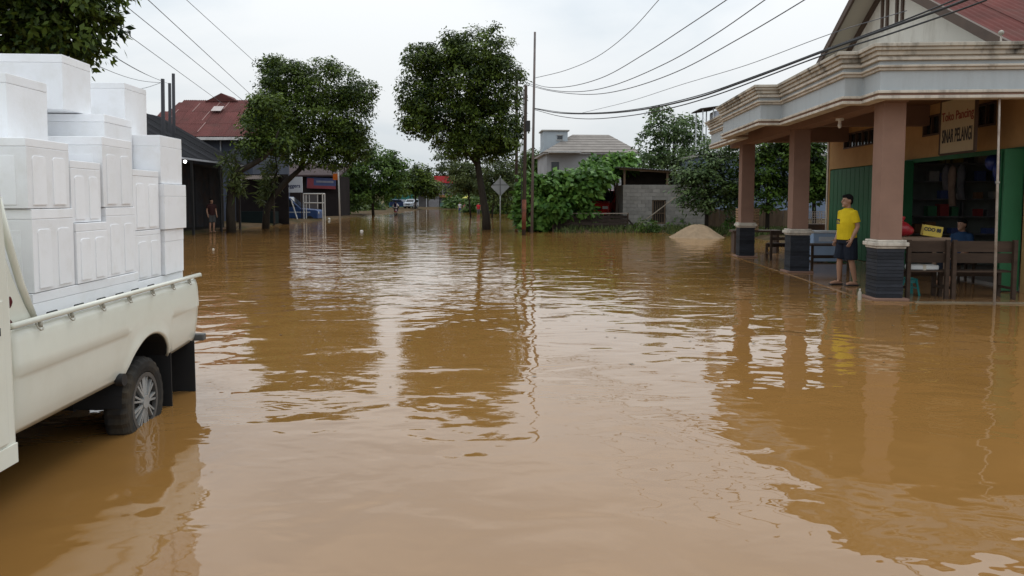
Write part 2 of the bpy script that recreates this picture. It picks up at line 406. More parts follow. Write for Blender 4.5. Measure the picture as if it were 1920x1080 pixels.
# vents
for t0, t1, z0, z1 in [(14.67, 17.48, 3.06, 3.51), (20.05, 22.15, 3.10, 3.53)]:
    v = sb(MB().bb((8.27, t0, z0), (8.30, t1, z1)), 'vent_window', darkglass)
    fr = MB().bb((8.18, t0, z0), (8.26, t1, z0 + .04)).bb((8.18, t0, z1 - .04), (8.26, t1, z1)).bb((8.18, t0, z0 + .04), (8.26, t0 + .05, z1 - .04)).bb((8.18, t1 - .05, z0 + .04), (8.26, t1, z1 - .04))
    sb(fr, 'frame', brownw, v)
    n = int((t1 - t0) / .35)
    mull = MB().bb((8.20, -.018, z0 + .04), (8.25, .018, z1 - .04)); shift(mull, -SR[0], -SR[1]); mm = mull.mesh('mullion', brownw)
    for i in range(1, n): put(mm, 'mullion', v, (0, t0 + (t1 - t0) * i / n, 0))
# green closed folding door and the open shutters of the sales opening
gd = sb(MB().bb((8.25, 20.05, 0), (8.27, 23.2, 2.57)), 'door', green)
lf = MB().bb((8.205, -.145, .03), (8.25, .145, 2.53)); shift(lf, -SR[0], -SR[1]); lf = lf.mesh('shutter_leaf', green)
for i in range(10): put(lf, 'shutter_leaf', gd, (0, 20.21 + i * .314, 0))
for i, tt in enumerate((18.15, 18.0, 17.86)):
    sb(MB().bb((7.82, tt - .02, .04), (8.19, tt + .02, 2.55)), 'open_shutter', green)
for i, tt in enumerate((13.76, 13.86)):
    sb(MB().bb((7.86, tt - .02, .04), (8.19, tt + .02, 2.55)), 'open_shutter', green)
sb(MB().bb((8.17, 13.72, 2.50), (8.2, 18.23, 2.59)), 'shutter_rail', green)
# pillars
cg = [(5.42, 12.70), (5.45, 17.35), (5.42, 21.95)]
course = MB().box((0, 0, 0), (.425, .425, .052)).mesh('stone_course', slate)
for cs, ct in cg:
    col = sb(MB().bb((cs - .18, ct - .18, 1.0), (cs + .18, ct + .18, 3.22)), 'pillar', terra, bevel=.006)
    sb(MB().bb((cs - .2, ct - .2, .05), (cs + .2, ct + .2, .86)), 'pedestal_core', slate_b, col)
    cap = MB()
    for z0, z1, e in [(.86, .90, .235), (.90, .965, .268), (.965, 1.0, .24)]: cap.bb((cs - e, ct - e, z0), (cs + e, ct + e, z1))
    sb(cap, 'pedestal_cap', cream, col, bevel=.012)
    sb(MB().bb((cs - .29, ct - .29, .014), (cs + .29, ct + .29, .05)), 'base_plate', terra, col, bevel=.005)
    rr = random.Random(int(ct * 10))
    for i in range(14):
        e = rr.uniform(.992, 1.022)
        put(course, 'stone_course', col, (cs - SR[0], ct - SR[1], .079 + i * .0575), None, (e, e, 1))
# beams and veranda ceiling
beam = MB().bb((5.24, 12.45, 3.22), (5.60, 23.3, 3.74))
for cs, ct in cg: beam.bb((5.60, ct - .15, 3.30), (8.2, ct + .15, 3.74))
sb(beam, 'ceiling_beam', terra)
out = [(9.6, 12.1), (5.0, 12.1), (5.0, 12.75), (4.7, 12.75), (4.7, 16.2), (4.25, 16.2), (4.25, 19.75), (4.7, 19.75), (4.7, 23.5)]
sg = [(1, 1)] * 6 + [(1, -1), (1, -1), (1, -1)]      # which way each corner moves when the outline is offset
def ring(e, th): return [(s - e * a, t - e * b) for (s, t), (a, b) in zip(out, sg)] + [(s + th * a, t + th * b) for (s, t), (a, b) in reversed(list(zip(out, sg)))]
sb(MB().prism([(s + .05 * a, t + .05 * b) for (s, t), (a, b) in zip(out, sg)] + [(9.6, 23.45)], 3.745, 3.82), 'veranda_ceiling', ceilm)
layers = [(3.22, 3.268, .05, cream), (3.268, 3.305, .025, terra), (3.305, 3.35, .055, cream), (3.35, 3.655, 0, bandg), (3.655, 3.70, .04, cream), (3.70, 3.735, .075, cream),
          (3.735, 3.80, .03, bandg), (3.80, 3.845, .085, cream), (3.845, 3.875, .06, cream), (3.875, 3.945, .10, creamtop), (3.945, 3.995, .14, creamtop), (3.995, 4.05, .17, creamtop)]
cor = None
for i, (z0, z1, e, m) in enumerate(layers):
    o = sb(MB().prism(ring(e, .16), z0, z1), 'cornice' if i == 0 else 'cornice_moulding', m, cor, bevel=.006, seg=1)
    if i == 0: cor = o
sb(MB().prism([(s + .16 * a, t + .16 * b) for (s, t), (a, b) in zip(out, sg)] + [(9.6, 23.34)], 3.82, 3.98), 'roof_deck', concrete)
# gable
AP, AZ, SL = 18.08, 6.99, .505
def rz_(t): return AZ - SL * abs(t - AP)
gw = MB().side([(12.6, 3.98), (23.6, 3.98), (23.6, rz_(23.6) - .1), (AP, AZ - .1), (12.6, rz_(12.6) - .1)], 7.7, 7.82)
gb = sb(gw, 'gable_wall', gable_m)
for t in (17.55, 17.83, 18.33, 18.6):
    sb(MB().bb((7.66, t - .05, 5.65), (7.70, t + .05, 6.45)), 'vent_slat', brownw, gb)
soff = M('soffit_board', (.43, .39, .32), .85, .08, 1)
def slab(t0, t1, s0, s1, dz0, dz1):
    return MB().side([(t0, rz_(t0) + dz0), (t1, rz_(t1) + dz0), (t1, rz_(t1) + dz1), (t0, rz_(t0) + dz1)], s0, s1)
rf = sb(slab(12.45, AP, 7.12, 13.0, -.09, -.06), 'roof', soff); sb(slab(AP, 23.75, 7.12, 13.0, -.09, -.06), 'soffit', soff, rf)
sb(slab(12.4, AP, 7.06, 7.12, -.17, .02), 'rake_board', brownw, rf); sb(slab(AP, 23.8, 7.06, 7.12, -.17, .02), 'rake_board', brownw, rf)
sb(slab(12.6, AP, 7.62, 7.70, -.22, -.10), 'gable_trim', brownw, rf); sb(slab(AP, 23.6, 7.62, 7.70, -.22, -.10), 'gable_trim', brownw, rf)
def corr_mesh(name, wid, length, mat, per=.13, amp=.016, nl=1):
    nx = int(wid / per) * 6; mb = MB()
    for j in range(nl + 1):
        for i in range(nx + 1): mb.v.append((wid * i / nx, length * j / nl, amp * math.cos(2 * math.pi * i / 6)))
    for j in range(nl):
        for i in range(nx): a = j * (nx + 1) + i; mb.f.append((a, a + 1, a + nx + 2, a + nx + 1))
    return mb.mesh(name, mat, True)
ang = math.atan(SL); ln = (AP - 12.4) / math.cos(ang) / 2
sheet = corr_mesh('roof_sheet', .86, ln + .08, redroof)
for i in range(7):
    for j in range(2):
        y0 = 12.4 + j * ln * math.cos(ang)
        put(sheet, 'roof_sheet', rf, (7.08 + i * .84 - SR[0], y0 - SR[1], rz_(y0) - .03 + j * .012 + (i % 2) * .005), (ang, 0, 0))
        y1 = 23.76 - j * ln * math.cos(ang)
        put(sheet, 'roof_sheet', rf, (7.08 + (i + 1) * .84 - SR[0], y1 - SR[1], rz_(y1) - .03 + j * .012 + (i % 2) * .005), (ang, 0, math.pi))
sb(MB().tube([(7.05, AP, AZ + .02), (13, AP, AZ + .02)], .09, 10), 'ridge_cap', redroof, rf)
# small electric parts
lampb = thing('ceiling_lamp', 'small white lamp holder under the veranda ceiling', 'lamp', S(5.42, 14.9, 3.03), -SA)
MB().disc((0, 0, .17), (0, 0, 1), .0, .075, .04, 20).tube([(0, 0, .15), (0, 0, .09)], .03).build('holder', M('white_plastic', (.7, .68, .64), .4), lampb)
MB().ball((0, 0, .055), (.036, .036, .055)).build('bulb', M('bulb_glass', (.75, .75, .72), .2), lampb, smooth=True)
# hanging sign board
sgn = thing('shop_sign', 'hanging board lettered Toko Pancing Sinar Pelangi on the veranda', 'sign', S(7.55, 14.75, 2.56), -SA)
boardm = M('sign_board_paint', (.50, .41, .26), .7, .08, 2, dirt=(.38, .29, .18), damt=.5)
MB().box((0, 0, .5), (.03, 1.2, 1.0)).build('board', boardm, sgn)
fr = MB().box((0, .62, .5), (.05, .04, 1.04)).box((0, -.62, .5), (.05, .04, 1.04)).box((0, 0, 1.02), (.05, 1.2, .04)).box((0, 0, -.02), (.05, 1.2, .04)); fr.build('frame', brownw, sgn)
for y in (-.45, .45): MB().tube([(0, y, 1.04), (0, y, 1.185)], .006, 6).build('hanger', brownw, sgn)
rotS = (R(90), 0, R(-90))
text_mesh('Toko Pancing', .24, M('red_paint', (.23, .03, .02), .6), sgn, (-.018, 0, .69), rotS, sx=.86, bold=.003)
text_mesh('SINAR PELANGI', .36, M('black_paint', (.015, .018, .025), .6), sgn, (-.018, 0, .31), rotS, sx=.43, bold=.006)
# ================================================================ pickup truck on the left
paint = M('cream_white_paint', (.71, .715, .63), .18, .03, 2, dirt=(.50, .47, .36), damt=.2, dscale=1.6, spec=.6)
rubber = M('tyre_rubber', (.03, .028, .026), .85, .3, 9, dirt=(.10, .075, .045), damt=.5, dscale=5)
black = M('black_part', (.012, .012, .013), .6, .2, 4)
chrome = M('hubcap_silver', (.33, .33, .32), .45, .18, 6, metal=.35)
glassm = M('car_glass', (.02, .025, .03), .06, .1, 2)
TR = R(3.27)
truck = thing('pickup_truck', 'cream white pickup truck loaded with white foam boxes', 'truck', (-2.745, 6.49, 0), TR)
# side panel with wheel arch: profile in (x outward, z), swept along y; arch cut by column heights
def side_panel(x_sign=1, x_off=0.0):
    prof = [(.955, -.035), (.972, -.012), (.965, .0), (.93, .012), (.90, .016), (.80, .022), (.735, .024), (.725, .016), (.70, .012), (.60, .004), (.50, -.012), (.44, -.030), (.405, -.050)]
    ay, az, ar = -1.0, .22, .435
    ys = sorted(set([-2.66, -2.645, -2.62] + list(np.linspace(-2.5, -1.5, 8)) + [ay + ar * math.cos(a) for a in np.linspace(0, math.pi, 31)] + list(np.linspace(-.5, -.1, 5)) + [-.04, -.015, 0]))
    mb = MB(); n = len(prof)
    for y in ys:
        d2 = ar * ar - (y - ay) ** 2
        zb = az + math.sqrt(d2) if d2 > 0 else -1
        inset = .05 * max(0, (y + .06) / .06) ** 2 + .04 * max(0, (-2.6 - y) / .06) ** 2
        bot0 = .405 + .035 * max(0, (y + .5) / .5)
        bot = max(bot0, zb)
        for z, x in prof:
            zz = bot + (z - .405) / (.972 - .405) * (.972 - bot)
            # x taken from the unsquashed profile at that height
            xs = np.interp(zz, [p[0] for p in prof[1:]][::-1], [p[1] for p in prof[1:]][::-1]) if z != .955 else x
            flare = 0
            if d2 > -.12:
                rr = math.hypot(y - ay, zz - az)
                flare = .016 * math.exp(-((rr - ar - .02) / .022) ** 2)
            mb.v.append((x_off + x_sign * (xs - inset + flare), y, zz))
    for i in range(len(ys) - 1):
        for k in range(n - 1):
            a = i * n + k; mb.f.append((a, a + 1, a + n + 1, a + n))
    return mb
sp = side_panel().build('side_panel', paint, truck, smooth=True)
sm = sp.modifiers.new('thick', 'SOLIDIFY'); sm.thickness = .03; sm.offset = -1
sp2 = side_panel(-1, -1.62).build('side_panel', paint, truck, smooth=True); sm = sp2.modifiers.new('thick', 'SOLIDIFY'); sm.thickness = .03; sm.offset = 1
for x in (.012, -1.632):
    MB().tube([(x, -2.68, 1.0), (x, -.6, 1.0), (x, .015, 1.0), (x, .02, .985)], .017, 10).build('rail', paint, truck, smooth=True)
M('dull_steel', (.3, .28, .24), .5, metal=.6)
hook = MB().tube([(.012, -.02, .985), (.026, -.02, .955), (.032, -.01, .942), (.034, .006, .942), (.034, .016, .952)], .0042, 6).box((.014, .02, .968), (.02, .014, .03)).mesh('rope_hook', M('hook_paint', (.36, .34, .28), .6), True)
for i, y in enumerate((-2.45, -2.12, -1.74, -1.36, -.98, -.6, -.25)): put(hook, 'rope_hook', truck, (0, y, 0))
ib = MB()
for y in (-2.2, -1.9, -1.62, -1.36, -1.12, -.85): ib.tube([(-.045, y - .05, .985), (-.045, y - .05, 1.005), (-.045, y + .05, 1.005), (-.045, y + .05, .985)], .006, 6)
ib.build('inner_rings', black, truck)
MB().bb((-1.6, -2.66, .64), (-.03, -.02, .70)).build('bed_floor', M('bed_floor_paint', (.3, .3, .27), .6), truck)
MB().bb((-1.6, -2.68, .70), (-.03, -2.64, 1.0)).build('bed_front', paint, truck)
tg = MB().bb((-1.58, -.02, .44), (-.05, .02, .97)).bb((-1.4, .02, .55), (-.25, .03, .86)); tg.build('tailgate', paint, truck, bevel=.01)
MB().side([(0, .44), (.02, .44), (.02, .5), (0, .5)], -1.5, -.1).build('tailgate_lip', black, truck)
MB().bb((-.06, -2.62, .42), (-.052, -1.5, .60)).bb((-1.5, -2.6, .36), (-.25, -2.5, .6)).bb((-1.2, -2.6, .33), (-1.1, -.05, .55)).bb((-.55, -2.6, .33), (-.45, -.05, .55)).bb((-1.45, -2.55, .10), (-.75, -1.45, .62)).bb((-.9, -2.5, .20), (-.45, -1.5, .62)).bb((-1.5, -.45, .12), (-.3, -.2, .5)).build('chassis_and_dark_fill', black, truck)  # frame bars, plus black boxes added to darken the gap under the bed
# dark inner arch and fuel recess
ar = MB()
for k in range(16):
    a0, a1 = math.pi * k / 16, math.pi * (k + 1) / 16; r = .447
    q = lambda a, x: (x, -1.0 + r * math.cos(a), .22 + r * math.sin(a))
    ar.add([q(a0, -.02), q(a1, -.02), q(a1, -.34), q(a0, -.34)], [(0, 1, 2, 3)])
ar.add([(-.34, -1.45, .2), (-.34, -.55, .2), (-.34, -.55, .67), (-.34, -1.45, .67)], [(0, 1, 2, 3)])
ar.build('wheel_well', black, truck)
MB().disc((-.012, -1.46, .425), (1, 0, 0), 0, .042, .05, 20).build('fuel_recess', black, truck)
MB().tube([(-.3, -1.75, .36), (-.3, -1.52, .345)], .035, 10).build('exhaust_pipe', M('dull_steel'), truck)
# wheels
def wheel(y, x=-.105, zc=.195, side=1):
    t = MB(); n = 56; kk = 1.055
    prof = [(.205, .06), (.215, .078), (.245, .086), (.285, .084), (.303, .074), (.312, .06), (.318, .045), (.318, -.045), (.312, -.06), (.303, -.074), (.285, -.084), (.215, -.078), (.205, -.06)]
    o = len(t.v)
    for k in range(n):
        a = 2 * math.pi * k / n
        for j, (r, w) in enumerate(prof):
            rr = r * kk - (.011 if (4 <= j <= 8 and k % 2) else 0) - (.006 if j in (3, 9) and k % 2 else 0)
            t.v.append((x + w, y + rr * math.cos(a), zc + rr * math.sin(a)))
    m = len(prof)
    for k in range(n):
        k2 = (k + 1) % n
        for j in range(m): j2 = (j + 1) % m; t.f.append((k * m + j, k * m + j2, k2 * m + j2, k2 * m + j))
    w_ = t.build('wheel', rubber, truck)
    f = side
    rim = MB().disc((x + f * .062, y, zc), (1, 0, 0), .178 * kk, .207 * kk, .03, 40).disc((x + f * .02, y, zc), (1, 0, 0), 0, .2 * kk, .02, 40)
    rim.build('rim', M('rim_dark', (.10, .095, .09), .5, metal=.4), w_)
    cap_ = MB().disc((x + f * .066, y, zc), (1, 0, 0), 0, .05, .035, 24)
    for k in range(9):
        for off in (-.12, .12):
            a = 2 * math.pi * k / 9; a1 = a + off * .35; a2 = a + off
            p = lambda r, q, h: (x + f * h, y + r * math.cos(q), zc + r * math.sin(q))
            cap_.bar(p(.045, a1, .066), p(.195, a2, .058), .026, .014)
    cap_.build('hubcap', chrome, w_)
wheel(-1.05, zc=.16); wheel(-1.05, -1.515, zc=.16, side=-1)
wheel(-3.62, -.125, .16); wheel(-3.62, -1.495, .16, side=-1)
MB().bar((-1.45, -1.05, .16), (-.15, -1.05, .16), .09).build('axle', black, truck)
mf = MB().bb((-.30, -.13, -.04), (.0, -.118, .44)); mf.build('mudflap', black, truck, bevel=.004)
MB().bb((-.20, -.60, -.05), (-.015, -.59, .50)).build('mudflap', black, truck)
MB().bb((-1.62, -.13, -.04), (-1.32, -.118, .44)).build('mudflap', black, truck)
MB().bb((-1.62, .0, .415), (.035, .07, .475)).bb((-.07, .07, .42), (.02, .09, .47)).build('rear_bumper', M('bumper_grey', (.09, .09, .09), .6), truck, bevel=.012)
MB().bb((-.2, .02, .50), (-.06, .035, .78)).build('tail_light', M('tail_red', (.35, .015, .012), .25), truck)
# guard plate at the head of the bed
gp = MB(); pts = []
for k in range(9):
    a = k / 8; pts.append((-2.40 - .27 * (1 - (1 - a) ** 1.9), 1.0 + .66 * a))
gp.side(pts + [(-2.68, 1.66), (-2.68, 1.0)], -.075, -.045)
gp.build('guard_plate', paint, truck, bevel=.006)
MB().tube([(-.045, -2.385, 1.0), (-.045, -2.49, 1.2), (-.045, -2.57, 1.4), (-.045, -2.655, 1.66)], .02, 8).build('guard_tube', paint, truck, smooth=True)
# cab (mostly beyond the picture)
cb = MB().side([(-2.70, .30), (-2.70, 1.15), (-2.74, 1.86), (-2.82, 1.94), (-3.75, 1.96), (-3.95, 1.9), (-4.42, 1.2), (-4.52, .95), (-4.54, .35), (-4.1, .27), (-4.02, .27), (-4.0, .42), (-3.86, .56), (-3.62, .61), (-3.38, .56), (-3.24, .42), (-3.22, .27)], -1.66, .03)
cb = cb.build('cab', paint, truck, bevel=.03, seg=3)
MB().bb((.031, -4.22, .42), (.042, -2.79, 1.15)).build('door', paint, cb, bevel=.01)
MB().side([(-2.85, 1.2), (-2.87, 1.8), (-3.72, 1.82), (-4.15, 1.2)], .033, .043).build('side_window', glassm, cb)
MB().side([(-4.0, 1.83), (-4.38, 1.26), (-4.392, 1.27), (-4.012, 1.84)], -1.56, -.07).build('windscreen', glassm, cb)
MB().bb((.0415, -3.0, .98), (.06, -2.85, 1.02)).build('door_handle', black, cb)
MB().bb((.031, -2.98, .30), (.04, -2.72, .405)).bb((.031, -2.98, .42), (.038, -2.79, .44)).build('sill_trim', paint, cb, bevel=.008)
MB().bb((-1.6, -4.62, .35), (-.03, -4.53, .55)).build('front_bumper', black, cb)
for x in (-1.45, -.2): MB().disc((x, -4.545, .78), (0, 1, 0), 0, .09, .03, 20).build('headlight', glassm, cb)
bd = MB()
for k in range(7):
    a = k * 1.3; bd.ball((-.14 + .03 * math.cos(a), -2.60 + .03 * math.sin(a), .99 + .025 * k), (.08, .06, .07), 10, 6)
remesh(bd, 'cloth_bundle', M('dark_red_cloth', (.08, .014, .016), .9, .5, 9), None, .015, 3)
o = bpy.data.objects['cloth_bundle']; o.location = truck.location; o.rotation_euler = truck.rotation_euler; tag(o, 'dark red cloth bundle wedged behind the truck cab', 'bundle')

# ---------------------------------------------------------------- white foam boxes (local truck coordinates: y 0 at the tail)
foam = M('white_foam', (.84, .85, .87), .7, .03, 3, bump=.0015, bscale=120, rnd=.04, dirt=(.55, .52, .45), damt=.2, dscale=5)
fr_ = random.Random(21)
def foam_box(label, x1, y0, y1, z0, z1, wid=.56, panels=True, lid=.06, yaw=0.0, lidgap=True, group='white foam boxes stacked on the truck'):
    """x1 = side facing the road, box runs inward by wid; y measured as depth from the camera"""
    L_, W_, H_ = wid, y1 - y0, z1 - z0
    c = truck.matrix_basis @ Vector((x1 - wid / 2, (y0 + y1) / 2 - 6.49, z0))
    t = thing('foam_box', label, 'box', c, TR + R(yaw + fr_.uniform(-1.1, 1.1)), group)
    lh = H_ - lid; mb = MB()
    tp = .004                                     # slight taper to the foot
    def pt(u, v, z):
        k = tp * (1 - z / max(lh, .01))
        return (u * (L_ / 2 - k), v * (W_ / 2 - k), z)
    lo = [pt(-1, -1, 0), pt(1, -1, 0), pt(1, 1, 0), pt(-1, 1, 0)]; hi = [pt(-1, -1, lh), pt(1, -1, lh), pt(1, 1, lh), pt(-1, 1, lh)]
    mb.add(lo + hi, [(0, 3, 2, 1), (4, 5, 6, 7), (0, 1, 5, 4), (1, 2, 6, 5), (2, 3, 7, 6), (3, 0, 4, 7)])
    body = mb.build('body', foam, t, bevel=.0035)
    if panels:                                     # raised ribs leave two recessed panels on each long face
        for sx in (1, -1):
            p = MB(); d = .006; xx = sx * (L_ / 2 - .005)
            w3 = W_ * .30
            for cy in (-W_ * .235, W_ * .235):
                top = lh * .86; n = 8; r = .022
                poly = [(cy - w3 / 2, .02), (cy - w3 / 2, top - r)]
                poly += [(cy - w3 / 2 + r - r * math.cos(a), top - r + r * math.sin(a)) for a in np.linspace(.2, math.pi / 2, 5)]
                poly += [(cy + w3 / 2 - r + r * math.sin(a), top - r + r * math.cos(a)) for a in np.linspace(0, math.pi / 2 - .2, 5)]
                poly += [(cy + w3 / 2, top - r), (cy + w3 / 2, .02)]
                p.side(poly, xx - sx * d, xx + sx * d * 1.35)
            p.build('panel', foam, body, bevel=.0015)
        p = MB(); w3 = L_ * .30; yy = -(W_ / 2 - .004); top = lh * .86
        for cx_ in (-L_ * .235, L_ * .235): p.bb((cx_ - w3 / 2, yy - .005, .02), (cx_ + w3 / 2, yy + .004, top))
        p.build('end_panel', foam, body, bevel=.003)
    lm = MB().bb((-L_ / 2, -W_ / 2, lh + .0008), (L_ / 2, W_ / 2, H_ - .002)); lm = lm.build('lid', foam, t, bevel=.0035, seg=2); lm.location = (fr_.uniform(-.001, .002), fr_.uniform(-.002, .002), 0)
    return t
X0 = -.10
foam_box('wide base foam box half hidden behind the truck rail', X0, 4.22, 5.54, .70, 1.118, .7, False)
foam_box('low foam box at the tail behind the truck rail', X0 - .01, 5.555, 6.45, .70, 1.04, .7, False)
foam_box('tall foam box next to the cab in the lowest ribbed row', X0, 4.22, 4.675, 1.12, 1.60)
foam_box('short ribbed foam box second from the cab in the lowest row', X0 + .01, 4.69, 5.08, 1.12, 1.505, lid=.055)
foam_box('tall ribbed foam box in the middle of the lowest row', X0, 5.095, 5.54, 1.12, 1.60)
foam_box('ribbed foam box beside the tail box in the lowest row', X0 - .01, 5.56, 6.01, 1.043, 1.42, lid=.04)
foam_box('plain foam box at the tail corner, lowest of its stack', X0 + .01, 6.025, 6.44, 1.043, 1.41, .56, False, .10)
foam_box('ribbed foam box next to the cab in the second row', X0, 4.2, 4.65, 1.602, 2.0, lid=.05)
foam_box('narrow ribbed foam box wedged in the second row', X0 - .01, 4.68, 5.06, 1.507, 1.90, lid=.05)
foam_box('tall ribbed foam box rising from the middle of the second row', X0, 5.08, 5.52, 1.602, 2.08)
foam_box('ribbed foam box above the low tail boxes', X0 - .01, 5.55, 6.0, 1.422, 1.88, lid=.05)
foam_box('plain foam box jutting out at the tail, second of its stack', X0 + .03, 6.01, 6.47, 1.412, 1.78, .58, False, .10)
foam_box('foam box on top of the tail stack', X0 + .01, 6.02, 6.45, 1.782, 2.17, .56, False, .09)
foam_box('foam box set back on the second row near the cab', -.35, 4.48, 4.9, 2.002, 2.40, .6, False)
foam_box('foam box set back between the middle and tail stacks', -.30, 5.53, 6.0, 1.882, 2.28, .6, False, .06)
foam_box('wide foam box on the very top of the load', -.46, 5.30, 5.70, 2.285, 2.665, .85, False)
foam_box('foam box on the top layer over the tail', -.44, 6.22, 6.62, 2.19, 2.61, .62, False, .05)
# inner rows that carry the top layer
for i in range(5):
    foam_box('foam box on the floor of the inner row, %s from the cab' % ('first', 'second', 'third', 'fourth', 'fifth')[i], -.72, 4.25 + i * .455, 4.69 + i * .455, .70, 1.46, .8, False, group='inner foam boxes')
    foam_box('foam box on the upper inner row, %s from the cab' % ('first', 'second', 'third', 'fourth', 'fifth')[i], -.72, 4.25 + i * .455, 4.69 + i * .455, 1.462, 2.18, .8, False, group='inner foam boxes')

# ================================================================ furniture on the veranda
dw = M('dark_bench_wood', (.050, .032, .022), .75, .3, 4, stretch=(.6, 4, 4), rnd=.2, bump=.002, spec=.2)
def bench(label, s0, s1, t, hb=.98, depth=.42, rz=0.0, back_planks=((.60, .76), (.78, .96))):
    L_ = s1 - s0; b = thing('wooden_bench', label, 'bench', S((s0 + s1) / 2, t, .014), -SA + rz)
    for x in (-L_ / 2 + .03, L_ / 2 - .03):
        MB().bb((x - .03, -.03, 0), (x + .03, .03, hb)).build('back_post', dw, b)
        MB().bb((x - .03, depth - .03, 0), (x + .03, depth + .03, .44)).build('leg', dw, b)
        MB().bb((x - .02, .03, .16), (x + .02, depth - .03, .20)).build('stretcher', dw, b)
    for z0, z1 in back_planks: MB().bb((-L_ / 2, .031, z0), (L_ / 2, .052, z1)).build('back_plank', dw, b)
    for k in range(3):
        w_ = (depth - .1) / 3
        MB().bb((-L_ / 2, .06 + k * w_, .44), (L_ / 2, .06 + (k + 1) * w_ - .012, .465)).build('seat_plank', dw, b)
    MB().bb((-L_ / 2 + .06, depth - .01, .34), (L_ / 2 - .06, depth + .012, .43)).build('apron', dw, b)
    return b
bench('dark wooden bench close to the pillar, a white parcel on its seat', 5.78, 6.46, 12.72)
bench('dark wooden bench beside the flagpole and green shutter', 6.50, 7.52, 12.70)
bt_ = bench('dark wooden bench between the two rear pillars', 5.75, 6.85, 20.6, .80, .42, 0, ((.55, .63), (.70, .80)))
wp = thing('white_parcel', 'long white parcel lying on the bench seat', 'parcel', S(6.12, 12.92, .48), -SA)
MB().box((0, 0, .045), (.48, .2, .085)).build('wrapper', M('parcel_white', (.55, .56, .55), .6, .08, 6), wp, bevel=.025, seg=3)
MB().box((.0, -.001, .045), (.05, .204, .089)).build('tape', M('parcel_tape', (.42, .38, .3), .4), wp)
cnt = thing('counter_table', 'wooden counter table carrying the red bag, behind the benches', 'table', S(6.35, 13.75, .014), -SA)
cw = M('counter_wood', (.20, .13, .085), .6, .2, 4, stretch=(.5, 3, 3))
MB().box((0, 0, .955), (1.05, .5, .05)).build('table_top', cw, cnt, bevel=.005)
MB().box((0, -.235, .89), (.98, .02, .08)).build('apron', cw, cnt)
for x in (-.47, .47):
    for y in (-.2, .2): MB().box((x, y, .465), (.05, .05, .93)).build('leg', cw, cnt)
bag = MB().ball((0, 0, .14), (.19, .15, .14)).ball((.12, .02, .11), (.13, .12, .10)).ball((-.13, 0, .10), (.11, .11, .09)).tube([(-.02, 0, .22), (.03, 0, .30), (.05, 0, .36)], [.07, .03, .05], 8)
rb = remesh(bag, 'red_bag', M('red_plastic_bag', (.30, .012, .02), .35, .25, 6, bump=.02, bscale=9), None, .014, 2); rb.location = S(6.1, 13.72, .996); tag(rb, 'knotted red plastic bag on the counter beside the pillar', 'bag')
yb = thing('yellow_carton', 'yellow carton with black lettering on the counter', 'box', S(6.63, 13.68, .996), -SA + R(-14))
ybm = M('yellow_card', (.55, .40, .06), .6, .1, 4)
MB().box((0, 0, .105), (.30, .2, .19), (0, R(9), 0)).build('carton', ybm, yb, bevel=.004)
bk = M('black_paint')
text_mesh('COO', .085, bk, yb, (-.055, -.104, .135), (R(90), R(9), 0), sx=.9, bold=.004); text_mesh('88', .085, bk, yb, (.09, -.104, .112), (R(90), R(9), 0), sx=.85, bold=.004)
st = thing('plastic_stool', 'turquoise plastic stool under the bench near the pillar', 'stool', S(6.05, 13.28, .014), -SA)
tq = M('turquoise_plastic', (.02, .24, .24), .4, .08, 4)
MB().box((0, 0, .275), (.27, .25, .025)).build('seat', tq, st, bevel=.012)
MB().box((0, -.10, .235), (.22, .012, .05)).box((0, .10, .235), (.22, .012, .05)).build('skirt', tq, st)
for x in (-1, 1):
    for y in (-1, 1):
        MB().bar((x * .115, y * .105, .265), (x * .155, y * .14, 0), .045, .022).build('leg', tq, st)
    MB().bar((x * .135, -.12, .12), (x * .135, .12, .12), .02).build('stretcher', tq, st)
bo = thing('white_bottle', 'small cloudy white bottle standing beside the pillar base', 'bottle', S(5.0, 12.62, 0.0) + Vector((0, 0, .0)), 0); bo.scale = (.8, .8, .8)
MB().loft([((0, 0, -.05), .04, .04), ((0, 0, .12), .04, .04), ((0, 0, .16), .034, .034), ((0, 0, .19), .016, .016), ((0, 0, .21), .016, .016)], 14).build('bottle_body', M('bottle_white', (.34, .31, .25), .3), bo, smooth=True, autosm=True)
MB().disc((0, 0, .222), (0, 0, 1), 0, .019, .024, 14).build('cap', M('bottle_cap', (.55, .55, .52), .4), bo)
# table with pale blue cooler, crates and basket between the second pillar and the wall
tb = thing('dark_table', 'dark wooden table with stretchers beside the second pillar', 'table', S(6.45, 18.3, .014), -SA)
MB().box((0, 0, .57), (.95, .55, .04)).build('table_top', dw, tb)
for x in (-.42, .42):
    for y in (-.23, .23): MB().box((x, y, .275), (.055, .055, .55)).build('leg', dw, tb)
    MB().box((x, 0, .18), (.03, .41, .04)).build('stretcher', dw, tb)
for y in (-.23, .23): MB().box((0, y, .28), (.78, .03, .04)).build('stretcher', dw, tb)
cl = thing('chest_freezer', 'pale blue and white chest freezer behind the dark table', 'freezer', S(7.15, 20.2, .014), -SA)
MB().box((0, 0, .40), (1.0, .6, .74)).build('cabinet', M('freezer_blue', (.30, .42, .60), .4, .1, 3), cl, bevel=.02)
MB().box((0, 0, .80), (1.03, .63, .06)).build('lid', M('freezer_white', (.62, .66, .70), .35), cl, bevel=.015)
MB().box((0, -.304, .62), (.7, .006, .12)).build('stripe', M('freezer_stripe', (.55, .60, .66), .4), cl)
slatm = M('crate_wood', (.30, .20, .12), .85, .25, 5, rnd=.2)
